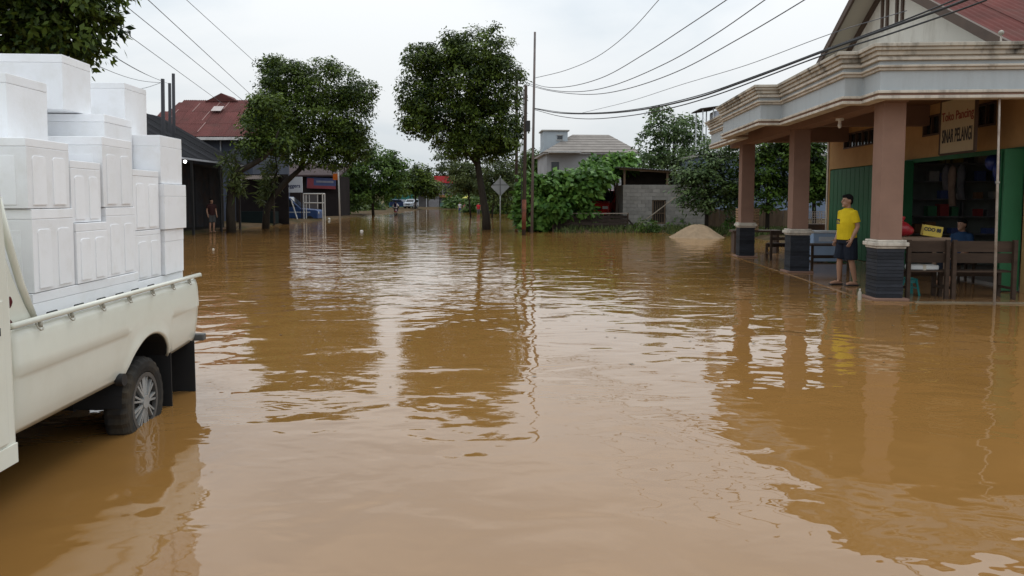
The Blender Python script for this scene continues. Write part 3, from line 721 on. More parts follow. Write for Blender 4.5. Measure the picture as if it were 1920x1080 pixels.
def crate(label, p, L_=.62, W_=.42, H_=.22, rz=0.0):
    c = thing('slatted_crate', label, 'crate', p, -SA + rz, 'wooden crates behind the rear bench')
    long_ = MB().box((0, 0, 0), (L_, .014, .05)).mesh('slat', slatm); short_ = MB().box((0, 0, 0), (.014, W_ - .03, .05)).mesh('slat', slatm)
    for k in range(3):
        z = .035 + k * (H_ - .06) / 2
        for s_ in (-1, 1): put(long_, 'slat', c, (0, s_ * W_ / 2, z)); put(short_, 'slat', c, (s_ * (L_ / 2 - .01), 0, z))
    for x in (-1, 1):
        for y in (-1, 1): MB().box((x * (L_ / 2 - .03), y * (W_ / 2 - .022), H_ / 2), (.03, .03, H_)).build('corner_post', slatm, c)
    MB().box((0, 0, .02), (L_ - .05, W_ - .04, .016)).build('base_board', slatm, c)
crb = thing('crate_stand', 'low brown stand carrying the wooden crates', 'stand', S(6.2, 23.9, -.1), -SA)
MB().box((0, 0, .78), (1.5, .5, .06)).build('stand_top', brownw, crb)
for x in (-.65, .65): MB().box((x, 0, .375), (.08, .4, .75)).build('leg', brownw, crb)
for i, nm in enumerate(('lowest', 'middle', 'uppermost')):
    crate('wooden slatted crate, %s of the stack behind the rear bench' % nm, S(5.95, 23.9, .712 + i * .225), rz=R(3 * i - 3))
cage = thing('wire_basket', 'wire basket standing between the second pillar and the wall', 'basket', S(7.9, 23.75, .0), -SA)
MB().box((0, 0, .46), (.8, .45, .9)).build('plinth', brownw, cage)
wr = MB()
for i in range(11):
    x = -.35 + i * .07
    for y in (-.22, .22): wr.bar((x, y, .92), (x, y, 1.3), .01)
for k in range(6):
    z = .93 + k * .072
    for y in (-.22, .22): wr.bar((-.36, y, z), (.36, y, z), .01)
    for x in (-.36, .36): wr.bar((x, -.22, z), (x, .22, z), .01)
wr.build('wire_mesh', M('wire_white', (.45, .40, .36), .5), cage)
# flagpole
fp = thing('flagpole', 'thin rusty steel pole standing in the water before the veranda', 'pole', gr(1865, 572))
top = at(1877, 66, 11.72) - fp.location
MB().tube([(0, 0, -.3), top * .5, top], [.021, .018, .014], 10).build('shaft', M('rusty_pole', (.36, .31, .26), .55, .3, 7, dirt=(.16, .08, .04), damt=.6, dscale=4), fp, smooth=True)
MB().ball(tuple(top + Vector((0, 0, .035))), .042).build('finial', M('dull_steel'), fp, smooth=True)
MB().disc(tuple(top * .46), tuple(top), .018, .032, .03, 14).build('collar', M('dull_steel'), fp)
# ---------------------------------------------------------------- goods inside the shop
shelf = thing('shop_shelves', 'dim grey shelving of fishing goods inside the shop', 'shelves', S(10.5, 18.75, .06), -SA)
shm = M('shelf_grey', (.16, .16, .17), .6)
for k in range(6): MB().box((0, 0, .35 + k * .42), (3.9, .42, .025)).build('shelf_board', shm, shelf)
for x in (-1.95, -.65, .65, 1.95): MB().box((x, .15, 1.27), (.04, .08, 2.54)).build('upright', shm, shelf)
rg = random.Random(5); pal = [(.30, .05, .05), (.08, .12, .30), (.35, .35, .33), (.30, .26, .08), (.06, .2, .10), (.14, .14, .15), (.25, .14, .08)]
pnames = ['red', 'blue', 'pale grey', 'yellow', 'green', 'dark grey', 'brown']; rows = ['', 'lowest', 'second', 'third', 'fourth', 'top']
gm = []
for i, c in enumerate(pal): gm.append(MB().box((0, 0, .5), (1, 1, 1)).mesh('packet', M('packet_%d' % i, c, .4, .2, 5)))
for k in range(1, 6):
    for j in range(13):
        x = -1.8 + j * .29 + rg.uniform(-.05, .05)
        if rg.random() < .15 or abs(abs(x) - .65) < .1: continue
        ci_ = rg.randrange(len(gm)); o = put(gm[ci_], 'goods_packet', None, S(10.5 + x, 18.72, .06 + .364 + k * .42), (0, 0, -SA), (rg.uniform(.12, .24), rg.uniform(.12, .25), rg.uniform(.10, .30)))
        tag(o, 'small %s packet on the %s shelf inside the dim shop' % (pnames[ci_], rows[k]), 'packet', 'packets on the shop shelves')
bl = thing('blue_bundle', 'bunch of blue plastic floats hanging in the shop opening', 'floats', S(8.75, 15.4, 2.2), -SA)
bm_ = M('blue_plastic', (.02, .04, .22), .35, .2, 5)
for i, (x, y, z) in enumerate([(0, 0, 0), (.12, .16, .05), (-.1, -.18, .04), (.05, -.05, .2), (-.08, .14, .2), (.1, .1, -.16)]):
    MB().ball((x, y, z), (.15, .15, .17)).build('float', bm_, bl, smooth=True)
MB().tube([(0, 0, .1), (0, 0, .79)], .008, 6).build('cord', black, bl)
ps = thing('hanging_jackets', 'pale brown jackets hanging in the shop opening', 'jackets', S(8.7, 17.0, 2.42), -SA)
for i, (y, c) in enumerate([(0, (.12, .085, .065)), (.22, (.07, .065, .07)), (-.22, (.05, .05, .055))]):
    yj = (.12, .4, -.25)[i]; dz_ = (-.9, -.55, -.75)[i]
    mb = MB().loft([((.02, yj, dz_), .05, .13), ((0, yj + .02, dz_ * .6), .06, .11), ((-.01, yj, -.22), .06, .15), ((0, yj, -.08), .05, .12), ((0, yj, .01), .015, .03)], 14); mb.build('jacket', M('jacket_%d' % i, c, .9, .35, 5), ps, smooth=True)
MB().tube([(0, -.5, .03), (0, .5, .03)], .012, 6).build('rail', black, ps)
MB().tube([(0, .45, .03), (0, .45, .56)], .008, 6).tube([(0, -.45, .03), (0, -.45, .56)], .008, 6).build('hanger_rod', black, ps)

# ================================================================ people
skin = M('skin_brown', (.33, .18, .115), .55, .08, 12); hairm = M('black_hair', (.008, .0075, .008), .9, .2, 20)
def person(label, loc, rz, shirt, lower, J=None, H=1.70, voxel=.012, long_legs=True, head_yaw=0.0, sandals=None, sleeve=.6, legless=False, lower_len=1.0, fat=1.0, group=None, hair=hairm, arms=None, seated=False):
    """faces local -Y"""
    t = thing('person', label, 'person', loc, rz, group); k = H / 1.70
    V = lambda x, y, z: Vector((x * k, y * k, z * k))
    j = dict(hipL=V(.085, 0, .90), hipR=V(-.085, 0, .90), kneeL=V(.10, -.02, .49), kneeR=V(-.10, -.02, .49), ankL=V(.10, .02, .08), ankR=V(-.10, .02, .08),
             shL=V(.178, 0, 1.385), shR=V(-.178, 0, 1.385), elL=V(.24, .02, 1.12), elR=V(-.24, .02, 1.12), wrL=V(.235, -.07, .87), wrR=V(-.235, -.07, .87), hd=V(0, -.02, 1.60), toeL=None, toeR=None)
    if J: j.update({a: Vector(b) * k for a, b in J.items()})
    f = fat; b = MB()
    hc = j['hd']; off = Vector((hc.x, hc.y + .02 * k, 0))
    dz = hc.z - 1.60 * k
    c = lambda x, y, z: (x * k + off.x * max(0, (z - .9) / .7), y * k + off.y * max(0, (z - .9) / .7), z * k + dz)
    b.loft([(c(0, 0, .84), .12 * k * f, .10 * k * f), (c(0, 0, .94), .155 * k * f, .115 * k * f), (c(0, -.01, 1.06), .14 * k * f, .11 * k * f), (c(0, -.01, 1.2), .155 * k * f, .115 * k * f), (c(0, 0, 1.34), .175 * k, .11 * k), (c(0, .01, 1.42), .13 * k, .085 * k), (c(0, .01, 1.46), .06 * k, .06 * k)])
    b.tube([c(0, .01, 1.42), c(0, -.005, 1.54)], .052 * k, 12)
    for s in 'LR':
        b.tube([j['sh' + s] - Vector((.05 * (1 if s == 'L' else -1), 0, 0)) * k, j['sh' + s], (j['sh' + s] + j['el' + s]) / 2, j['el' + s], (j['el' + s] * .6 + j['wr' + s] * .4), j['wr' + s]], [.05 * k, .056 * k, .049 * k, .039 * k, .040 * k, .027 * k], 10)
        if not legless:
            hp, kn, an = j['hip' + s], j['knee' + s], j['ank' + s]
            b.tube([hp + Vector((0, 0, .04)), hp, (hp + kn) / 2, kn, kn * .65 + an * .35, an], [.09 * k, .088 * k * f, .073 * k * f, .054 * k, .056 * k, .034 * k], 12)
            fd = j['toe' + s] if j['toe' + s] is not None else an + V(0, -.19, -.055)
            hl = an + (an - fd) * .22; hl.z = fd.z
            b.tube([hl, an * .5 + fd * .5 + V(0, 0, -.01), fd], [.034 * k, .038 * k, .026 * k], 10)
        # hand: palm and five fingers
        w = j['wr' + s]; d = (w - j['el' + s]).normalized(); side = Vector((0, -1, 0)); side = (side - d * side.dot(d)).normalized(); nrm = d.cross(side)
        pc = w + d * .05 * k
        b.tube([w, w + d * .03 * k, pc, w + d * .085 * k], [.026 * k, .03 * k, .034 * k, .03 * k], 10)
        for q, (o_, ln) in enumerate([(-.026, .062), (-.009, .076), (.009, .082), (.026, .074)]):
            a0 = w + d * .08 * k + side * o_ * k; cv = nrm * (.012 if s == 'L' else -.012)
            b.tube([a0, a0 + d * ln * .5 * k + side * o_ * .25 * k, a0 + d * ln * k + cv * k * 1.5 + side * o_ * .4 * k], [.0105 * k, .0098 * k, .008 * k], 7)
        a0 = w + d * .03 * k + side * .026 * k; b.tube([a0, a0 + (d * .6 + side * .8) * .038 * k, a0 + (d * .85 + side * .75) * .07 * k], [.013 * k, .011 * k, .009 * k], 7)
    # head
    m = Matrix.Rotation(head_yaw, 3, 'Z'); H_ = lambda x, y, z: tuple(hc + m @ (Vector((x, y, z)) * k))
    hb = MB().ball((0, .008, .02), (.076, .092, .10), 18, 12).ball((0, -.03, -.055), (.056, .058, .065), 14, 8)
    hb.tube([(0, -.085, .02), (0, -.104, -.012), (0, -.108, -.026), (0, -.09, -.034)], [.009, .013, .016, .012], 8)
    hb.ball((0, -.085, -.058), (.026, .014, .009), 10, 6).ball((0, -.076, -.10), (.026, .02, .018), 10, 6)
    for sx in (-1, 1): hb.ball((sx * .078, .012, -.005), (.011, .022, .034), 10, 6)
    b.add([H_(*v) for v in hb.v], hb.f)
    body = remesh(b, 'body', skin, t, voxel, 3)
    for sx in (-1, 1):
        e = MB().ball((sx * .031, -.082, .022), (.013, .008, .008), 10, 6); e.v = [H_(*v) for v in e.v]; e.build('eye', M('eye_dark', (.02, .015, .012), .2), body)
    hm = MB().ball((0, .022, .045), (.083, .094, .088), 18, 10).ball((0, .06, -.01), (.07, .05, .07), 12, 8).ball((0, -.055, .085), (.062, .035, .035), 12, 6)
    hm.v = [H_(*v) for v in hm.v]; remesh(hm, 'hair', hair, t, max(voxel, .01), 2)
    # shirt
    if shirt:
        g = .02 * k; sm_ = MB()
        sm_.loft([(c(0, -.005, .87), .172 * k * f, .135 * k * f), (c(0, -.01, 1.0), .165 * k * f, .133 * k * f), (c(0, -.01, 1.2), .172 * k * f, .135 * k * f), (c(0, 0, 1.34), .19 * k, .128 * k), (c(0, .005, 1.42), .15 * k, .10 * k), (c(0, .01, 1.465), .075 * k, .072 * k)], 20)
        for s in 'LR':
            sh, el = j['sh' + s], j['el' + s]
            sm_.tube([sh - Vector((.06 * (1 if s == 'L' else -1), 0, 0)) * k, sh, sh.lerp(el, sleeve * .6), sh.lerp(el, sleeve)], [.058 * k, .066 * k, .068 * k, .072 * k], 12)
        remesh(sm_, 'shirt', shirt, t, voxel, 3)
    if lower and not legless:
        lo_ = MB(); lo_.loft([(c(0, 0, .80), .165 * k * f, .125 * k * f), (c(0, 0, .90), .168 * k * f, .13 * k * f), (c(0, 0, .97), .155 * k * f, .12 * k * f)], 18)
        for s in 'LR':
            hp, kn, an = j['hip' + s], j['knee' + s], j['ank' + s]
            if lower_len <= 1: pts = [hp, hp.lerp(kn, .5), hp.lerp(kn, lower_len)]; rs = [.105 * k * f, .102 * k * f, .098 * k * f]
            else: pts = [hp, hp.lerp(kn, .5), kn, kn.lerp(an, lower_len - 1)]; rs = [.105 * k * f, .092 * k * f, .072 * k, .062 * k]
            lo_.tube(pts, rs, 12)
        remesh(lo_, 'shorts' if lower_len <= 1 else 'trousers', lower, t, voxel, 3)
    if sandals:
        for s in 'LR':
            an = j['ank' + s]; fd = j['toe' + s] if j['toe' + s] is not None else an + V(0, -.19, -.055)
            dr = (fd - an); dr.z = 0; dr.normalize(); mid = Vector((an.x, an.y, .014)) + dr * .07
            MB().box(mid, (.095, .27, .022), (0, 0, math.atan2(dr.y, dr.x) + math.pi / 2)).build('sandal', sandals, t, bevel=.008)
    return t
yel = M('yellow_jersey', (.60, .44, .015), .8, .14, 4, bump=.035, bscale=6)
man = person('man in yellow jersey and dark shorts standing on the veranda, looking aside', S(5.52, 14.62, .016), R(-76), yel, M('dark_denim', (.014, .018, .028), .85, .2, 8),
   dict(hipL=(.09, .0, .90), hipR=(-.09, .02, .90), kneeL=(.10, .03, .49), kneeR=(-.12, -.05, .49), ankL=(.10, .13, .085), ankR=(-.15, -.03, .085), elL=(.225, .05, 1.12), wrL=(.205, -.06, .88), elR=(-.225, .03, 1.12), wrR=(-.215, -.07, .88), hd=(0, -.02, 1.60)), 1.72, .009, head_yaw=R(-8), sandals=M('sandal_dark', (.02, .02, .025), .6), fat=1.2, lower_len=.98, sleeve=.72)
text_mesh('22', .125, M('navy_print', (.02, .03, .09), .6), man, (-.05, -.166, 1.225), (R(90), 0, R(-8)), 'shirt_number', sx=.9, bold=.004)
person('person in dark blue shirt seated inside behind the benches', S(8.0, 15.3, .06) + Vector((0, 0, -.46)), R(-70), M('blue_shirt', (.02, .05, .11), .8), M('dark_denim'),
   dict(kneeL=(.11, -.42, .86), kneeR=(-.11, -.42, .86), ankL=(.11, -.42, .48), ankR=(-.11, -.42, .48), wrL=(.16, -.3, .98), wrR=(-.16, -.3, .98), elL=(.25, -.03, 1.13), elR=(-.25, -.03, 1.13)), 1.66, .014, lower_len=1.6, group=None)
sts = thing('seat_block', 'dark wooden stool under the seated person in the shop', 'stool', S(8.03, 15.3, .014), -SA)
MB().box((0, 0, .40), (.36, .36, .05)).build('seat', dw, sts)
for x in (-.14, .14):
    for y in (-.14, .14): MB().box((x, y, .19), (.04, .04, .37)).build('leg', dw, sts)
# ================================================================ right bank: block shed, carport, car, fence, sand, house
blockm = M('concrete_block', (.24, .225, .205), .95, .2, 4, bump=.006, rnd=.14, dirt=(.13, .12, .10), damt=.5, dscale=2)
mortar = M('mortar', (.25, .24, .22), .95, .2, 5)
zincm = M('zinc_sheet', (.42, .45, .48), .45, .18, 1.5, metal=.3, rnd=.08)
oldwood = M('old_wood', (.13, .09, .06), .9, .3, 3, rnd=.25, stretch=(3, 3, .6), bump=.004)
darkwood = M('dark_wood', (.045, .033, .027), .9, .3, 3, rnd=.3, bump=.004)
shed = thing('block_shed', 'unplastered concrete block shed with sloping zinc roof', 'shed', (8.4, 40.5, .05), R(0))
bw, bh = .40, .2
core = MB()
for x0, x1, z0, z1 in [(-2.36, -.82, 0, 2.42), (-.82, -.06, 0, .30), (-.82, -.06, 1.62, 2.42), (-.06, 2.36, 0, 2.42)]: core.bb((x0, .015, z0), (x1, .13, z1))
core.bb((-2.36, .13, 0), (-2.24, 4.0, 2.42)).bb((2.24, .13, 0), (2.36, 4.0, 2.42)).bb((-2.24, 3.88, 0), (2.24, 4.0, 2.42))
wl = core.build('wall', mortar, shed)
blk = {}
for w_ in (bw, bw / 2):
    blk[w_] = MB().box((0, 0, 0), (w_ - .012, .03, bh - .012)).mesh('block', blockm)
rr = random.Random(3)
for r in range(12):
    x = -2.4 + (0 if r % 2 == 0 else 0); z = .1 + r * bh; c = 0
    edges = [-2.4]
    if r % 2: edges.append(-2.2)
    while edges[-1] < 2.39: edges.append(min(2.4, edges[-1] + bw))
    for a, b in zip(edges, edges[1:]):
        segs = [(a, b)]
        if .29 < z < 1.62:
            segs = []
            if a < -.82: segs.append((a, min(b, -.82)))
            if b > -.06: segs.append((max(a, -.06), b))
        for p, q in segs:
            if q - p < .06: continue
            put(blk[bw], 'block', wl, ((p + q) / 2, rr.uniform(-.004, .004), z), None, ((q - p) / bw, 1, 1))
win = MB().bb((-.80, .05, .32), (-.08, .09, .38)).bb((-.80, .05, 1.54), (-.08, .09, 1.60)).bb((-.80, .05, .38), (-.73, .09, 1.54)).bb((-.15, .05, .38), (-.08, .09, 1.54)).build('window', oldwood, shed)
MB().bb((-.73, .10, .38), (-.15, .12, 1.54)).build('pane', M('dark_interior', (.03, .025, .02), .8), win)
for i in range(1, 5): MB().bb((-.73 + i * .116 - .012, .06, .38), (-.73 + i * .116 + .012, .08, 1.54)).build('slat', oldwood, win)
MB().bb((-.73, .045, .86), (-.15, .06, .91)).build('cross_bar', oldwood, win)
for x, zt in ((-2.32, 3.25), (.0, 3.1), (2.2, 2.95)):
    for y in (.07, 3.9): MB().box((x, y, (2.42 + zt) / 2), (.1, .1, zt - 2.42)).build('post', oldwood, shed)
rfz = lambda x: 3.27 - .066 * (x + 2.4)
for y in (.0, 3.95): MB().bar((-2.6, y, rfz(-2.6)), (2.6, y, rfz(2.6)), .06, .1).build('rafter', oldwood, shed)
rs_ = corr_mesh('roof_sheet', .9, 4.7, zincm, .15, .018)
for i in range(6):
    x = -2.75 + i * .88; put(rs_, 'roof_sheet', shed, (x, -.35, rfz(x) + .09 + (i % 2) * .006), (0, math.atan(.066), 0))
MB().bb((-2.2, 2.0, 2.45), (2.2, 2.03, 3.2)).build('back_boards', darkwood, shed)
lp = tag(MB().tube([at(1190, 428, 39.7), at(1290, 352, 40.25)], [.035, .025], 8).build('bamboo_pole', M('bamboo_grey', (.25, .21, .16), .8, .2, 6)), 'long bamboo pole leaning across the block shed wall', 'pole')
# carport beside it
cp = thing('carport', 'dark wooden lean-to carport sheltering the red car', 'carport', (4.4, 41.0, .1), 0)
for x in (-1.6, 1.35):
    for y in (0, 4.6): MB().box((x, y, 1.25), (.11, .11, 2.5)).build('post', darkwood, cp)
for i in range(4):
    put(corr_mesh('roof_sheet', .9, 5.6, M('rusty_zinc', (.09, .07, .06), .8, .3, 2, rnd=.2), .15, .018) if i == 0 else bpy.data.meshes['roof_sheet.002'] if 'roof_sheet.002' in bpy.data.meshes else rs_, 'roof_sheet', cp, (-2.1 + i * .88, -.5, 2.42 + i * .085), (R(2), R(-5.5), 0))
MB().bar((-2.0, 0, 2.38), (1.45, 0, 2.68), .06, .1).build('beam', darkwood, cp)
for i in range(8): MB().box((-1.5 + i * .40, 5.0, 1.2), (.38, .03, 2.4)).build('back_board', darkwood, cp)
def car(label, loc, rz, body_m, L_=4.3, W_=1.7, H_=1.7, suv=True, group=None):
    c = thing('car', label, 'car', loc, rz, group); h = H_
    if suv: pf = [(-L_ / 2, .45), (-L_ / 2, .95), (-L_ / 2 + .12, 1.05), (-L_ * .23, 1.12), (-L_ * .1, h - .06), (L_ * .42, h), (L_ / 2 - .04, 1.1), (L_ / 2, .5), (L_ / 2 - .05, .38), (-L_ / 2 + .1, .36)]
    else: pf = [(-L_ / 2, .4), (-L_ / 2, .75), (-L_ / 2 + .15, .84), (-L_ * .2, .92), (-L_ * .06, h), (L_ * .25, h), (L_ * .40, .98), (L_ / 2, .9), (L_ / 2, .42), (0, .3)]
    MB().side(pf, -W_ / 2, W_ / 2).build('body', body_m, c, bevel=.06, seg=3, smooth=True, autosm=True)
    a, b = pf[3], pf[4]
    MB().add([(-W_ / 2 + .14, a[0] + .04, a[1] + .03), (W_ / 2 - .14, a[0] + .04, a[1] + .03), (W_ / 2 - .2, b[0] - .03, b[1] - .05), (-W_ / 2 + .2, b[0] - .03, b[1] - .05)], [(0, 1, 2, 3)]).build('windscreen', glassm, c).location = (0, -.035, .02)
    for s in (-1, 1):
        MB().side([(a[0] + .25, a[1] + .02), (b[0] + .08, b[1] - .12), (pf[5][0] - .15, b[1] - .12), (pf[5][0] - .02, a[1] + .02)], s * (W_ / 2 + .002) - .004, s * (W_ / 2 + .002) + .004).build('side_window', glassm, c)
        MB().box((s * (W_ / 2 - .22), -L_ / 2 - .012, .80), (.32, .04, .16)).build('headlight', M('lamp_glass', (.6, .6, .58), .1), c, bevel=.02)
        for y in (-L_ * .31, L_ * .29):
            w_ = MB().disc((s * (W_ / 2 - .09), y, .33), (1, 0, 0), .2, .33, .2, 28).build('wheel', rubber, c); MB().disc((s * (W_ / 2 - .03), y, .33), (1, 0, 0), 0, .2, .1, 24).build('rim', chrome, w_)
    MB().box((0, -L_ / 2 - .012, .74), (.8, .04, .14)).build('grille', black, c)
    MB().box((0, -L_ / 2 - .05, .48), (W_ - .1, .12, .2)).build('bumper', body_m, c, bevel=.04)
    MB().box((0, -L_ / 2 - .115, .5), (.42, .02, .13)).build('number_plate', M('plate_pale', (.5, .5, .45), .5), c)
    return c
car('red off-road car parked under the carport beside the block shed', (5.55, 44.6, .42), R(-24), M('red_car_paint', (.42, .02, .015), .25, .05), 4.1, 1.7, 1.85)
fe = thing('board_fence', 'low dark board fence along the bank before the carport', 'fence', (4.1, 39.2, .02), 0)
fpl = MB().box((0, 0, 0), (.98, .025, .16)).mesh('board', darkwood)
for i in range(4):
    for k in range(4): put(fpl, 'board', fe, (-1.45 + i * .98, rr.uniform(-.006, .006), .2 + k * .18 + rr.uniform(-.01, .01)), (0, R(rr.uniform(-1, 1)), 0))
for i in range(5): MB().box((-1.94 + i * .98, .05, .47), (.08, .07, 1.0)).build('post', oldwood, fe)
MB().box((0, -.03, .93), (3.95, .07, .05)).build('top_rail', M('grey_rail', (.24, .2, .17), .9, .2, 3), fe)
# sand heap
def heap(px, py, rx, ry, h, label):
    p = gr(px, py); t = thing('sand_heap', label, 'sand', p); g = np.random.default_rng(4); mb = MB(); nr, na = 22, 72
    ph = g.random((6,)) * 6.28
    mb.v.append((0, 0, h))
    for i in range(1, nr + 1):
        r = i / nr
        for k in range(na):
            a = 2 * math.pi * k / na; rr_ = r * (1 + .06 * math.sin(3 * a + ph[0]) + .03 * math.sin(7 * a + ph[1]))
            z = h * (.5 + .5 * math.cos(math.pi * r ** 1.05)) * (1 - .10 * math.sin(2 * a + ph[2]) * r) - .10 * r ** 2 + .05 * math.sin(5 * a + 4 * r + ph[4]) * r * (1 - r) + .03 * math.sin(9 * a + 11 * r + ph[3]) * r * (1 - r) + g.normal() * .008
            mb.v.append((rx * rr_ * math.cos(a), ry * rr_ * math.sin(a), z - .06 * (r > .97)))
    for k in range(na): mb.f.append((0, 1 + k, 1 + (k + 1) % na))
    for i in range(nr - 1):
        for k in range(na): a = 1 + i * na + k; b = 1 + i * na + (k + 1) % na; mb.f.append((a, a + na, b + na, b))
    mb.build('sand_body', M('building_sand', (.27, .195, .125), .95, .22, 3, bump=.04, bscale=14, dirt=(.22, .15, .09), damt=.5, dscale=2), t, smooth=True)
heap(1308, 445, 1.50, 1.35, .57, 'heap of pale building sand half surrounded by flood water')
# grey house with hipped roof behind
gh = thing('grey_house', 'pale grey two storey house with hipped roof behind the shrubs', 'house', (7.2, 70, 0), R(4))
gwall = M('grey_render', (.33, .33, .34), .9, .15, .6, dirt=(.20, .19, .19), damt=.5, dscale=.5); gtile = M('grey_tile', (.24, .215, .195), .85, .2, 1.2, rnd=.08)
MB().bb((-4.0, 0, 0), (4.4, 8, 5.9)).build('wall', gwall, gh)
MB().bb((-4.3, -.35, 5.9), (4.7, 8.3, 6.08)).build('eave', M('grey_eave', (.42, .41, .40), .8), gh)
hr = MB().add([(-4.4, -.5, 6.08), (4.8, -.5, 6.08), (4.8, 8.4, 6.08), (-4.4, 8.4, 6.08), (-1.0, 3.9, 8.05), (2.6, 3.9, 8.05)], [(0, 1, 5, 4), (1, 2, 5), (2, 3, 4, 5), (3, 0, 4), (0, 3, 2, 1)]).build('roof', gtile, gh)
for k in range(1, 7):       # tile courses
    u = k / 7; a = Vector((-4.4, -.5, 6.08)).lerp(Vector((-1.0, 3.9, 8.05)), u); b = Vector((4.8, -.5, 6.08)).lerp(Vector((2.6, 3.9, 8.05)), u)
    MB().bar(a + Vector((0, -.01, .012)), b + Vector((0, -.01, .012)), .03, .05).build('tile_course', gtile, hr)
MB().bb((-3.9, -1.6, 5.95), (-1.0, -.36, 6.1)).build('porch_roof', M('grey_eave'), gh)
MB().bb((-4.1, 2.0, 5.9), (-1.75, 4.5, 8.2)).build('tower', M('blue_grey_render', (.36, .40, .43), .9, .1, 1), gh)
MB().bb((-4.25, 1.85, 8.2), (-1.6, 4.65, 8.32)).build('tower_slab', concrete, gh)
for x, z, w_, h_ in ((.35, 4.2, .55, 1.1), (1.25, 4.2, .55, 1.1), (-3.2, 4.3, .7, .9), (3.2, 4.2, .8, 1.0), (-2.5, 7.4, .5, .4)):
    y = -.02 if z < 6 else 1.98
    wn = MB().bb((x - w_ / 2, y - .03, z), (x + w_ / 2, y + .0, z + h_)).build('window', darkglass, gh)
    MB().bb((x - w_ / 2 - .08, y - .06, z - .08), (x + w_ / 2 + .08, y - .0, z - .0)).bb((x - w_ / 2 - .08, y - .05, z + h_), (x + w_ / 2 + .08, y, z + h_ + .08)).build('frame', M('grey_eave'), wn)
MB().bb((-.2, -2.4, 0), (2.6, -.5, .5)).build('porch_base', gwall, gh)
# blue grey house far right behind the trees, canopy on its flat roof
bh_ = thing('blue_house', 'blue grey flat roofed house behind the trees, canopy on its roof', 'house', (17.3, 50, 0), 0)
MB().bb((-4.9, 0, 0), (4.5, 7, 4.5)).build('wall', M('blue_render', (.16, .20, .27), .85, .15, 1, stretch=(1, 1, 3)), bh_)
MB().bb((-5.1, -.2, 4.5), (4.7, 7.2, 4.68)).build('roof_slab', concrete, bh_)
for x in (-4.6, -3.9): 
    for y in (.2, 2.0): MB().box((x, y, 6.2), (.07, .07, 3.05)).build('canopy_post', M('white_post', (.6, .62, .64), .6), bh_)
MB().box((-4.2, 1.1, 7.75), (1.3, 2.5, .08), (0, R(-8), 0)).build('canopy_roof', darkwood, bh_)
MB().bb((-3.8, .3, 6.3), (-3.2, 1.6, 7.6)).build('water_tank', M('tank_grey', (.4, .42, .48), .6), bh_, bevel=.1)
for x in (-2, 1, 3.2): MB().bb((x - .5, -.03, 2.0), (x + .5, .0, 3.3)).build('window', darkglass, bh_)
# brown board screens on the far right bank
sc_ = thing('board_screen', 'weathered brown board screen behind the sand heap', 'fence', (12.3, 37.5, .15), 0)
sb_m = MB().box((0, 0, .55), (.19, .03, 1.1)).mesh('board', oldwood)
for i in range(24): put(sb_m, 'board', sc_, (-2.4 + i * .2, rr.uniform(-.01, .01), rr.uniform(-.04, .04)), (0, 0, 0), (1, 1, rr.uniform(.92, 1.06)))

# ================================================================ poles, sign, cables
polew = M('pole_wood', (.060, .045, .036), .9, .3, 3, stretch=(2, 2, .4), bump=.006)
steelp = M('steel_pole', (.12, .10, .095), .6, .25, 3, dirt=(.15, .07, .04), damt=.5)
redp = M('rust_red_paint', (.17, .06, .038), .85, .45, 2.5, dirt=(.06, .045, .036), damt=.8, dscale=2)
def pole(label, px, pyb, pxt, pyt, r0, r1, mat, d=None, boxat=None, band=None, name='utility_pole', z0=None):
    b = gr(px, pyb) if d is None else Vector((at(px, 375, d).x, d, 0)); t = thing(name, label, 'pole', b)
    tp = at(pxt, pyt, b.y) - b
    MB().tube([(0, 0, -.4), tp * .5, tp], [r0, (r0 + r1) / 2, r1], 12).build('shaft', mat, t, smooth=True)
    if band: MB().tube([tp * band[0], tp * band[1]], r0 * 1.04, 12).build('painted_band', redp, t, smooth=True)
    if boxat: MB().box(tp * boxat + Vector((.12, -.05, 0)), (.22, .2, .5)).build('meter_box', black, t, bevel=.02)
    return t, tp
wpole, wtp = pole('old wooden utility pole with dark box and rust red foot', 982, 441, 986, 160, .10, .075, polew, boxat=.73, band=(.04, .24))
MB().tube([wtp * .97 + Vector((-.1, -.12, 0)), wtp * .6 + Vector((-.14, -.14, 0)), wtp * .15 + Vector((-.13, -.13, 0))], .02, 6).build('conduit', black, wpole)
spole, stp = pole('tall thin steel pole rising above the wires beside the wooden pole', 997, 437, 1003, 60, .075, .055, steelp)
bpole, btp = pole('utility pole behind the tall tree with an insulator arm', 968, 400, 969, 130, .11, .09, polew, d=48)
MB().bar(btp + Vector((-1.2, 0, -.35)), btp + Vector((.35, 0, -.35)), .09).build('cross_arm', polew, bpole)
for x in (.28, -.4, -1.0): MB().tube([btp + Vector((x, 0, -.3)), btp + Vector((x, 0, .12))], [.05, .04], 8).build('insulator', black, bpole)
for lb, px, t_, d_ in (('black pole between the foam boxes and dark iron warehouse', 306, 148, 36.0), ('tallest black pole beside the red roofed house', 326, 138, 37.5), ('short black pole between its two taller neighbours', 319, 156, 38.5)):
    tt, tp = pole(lb, px, 430, px - 1, t_, .10 if px < 310 else .085, .085 if px < 310 else .075, M('black_pole', (.022, .022, .028), .7, .2, 3), d=d_)
lpole, ltp = pole('thin pale lamp post standing in the flooded road', 638, 421, 633, 288, .055, .045, M('pale_pole', (.40, .40, .38), .6, .15, 2))
fl_ = MB().side([(0, 0), (0, .42), (.03, .42), (.03, 0)], -.38, -.05); fl_.build('orange_flag', M('orange_cloth', (.40, .10, .015), .8), lpole).location = ltp * .63
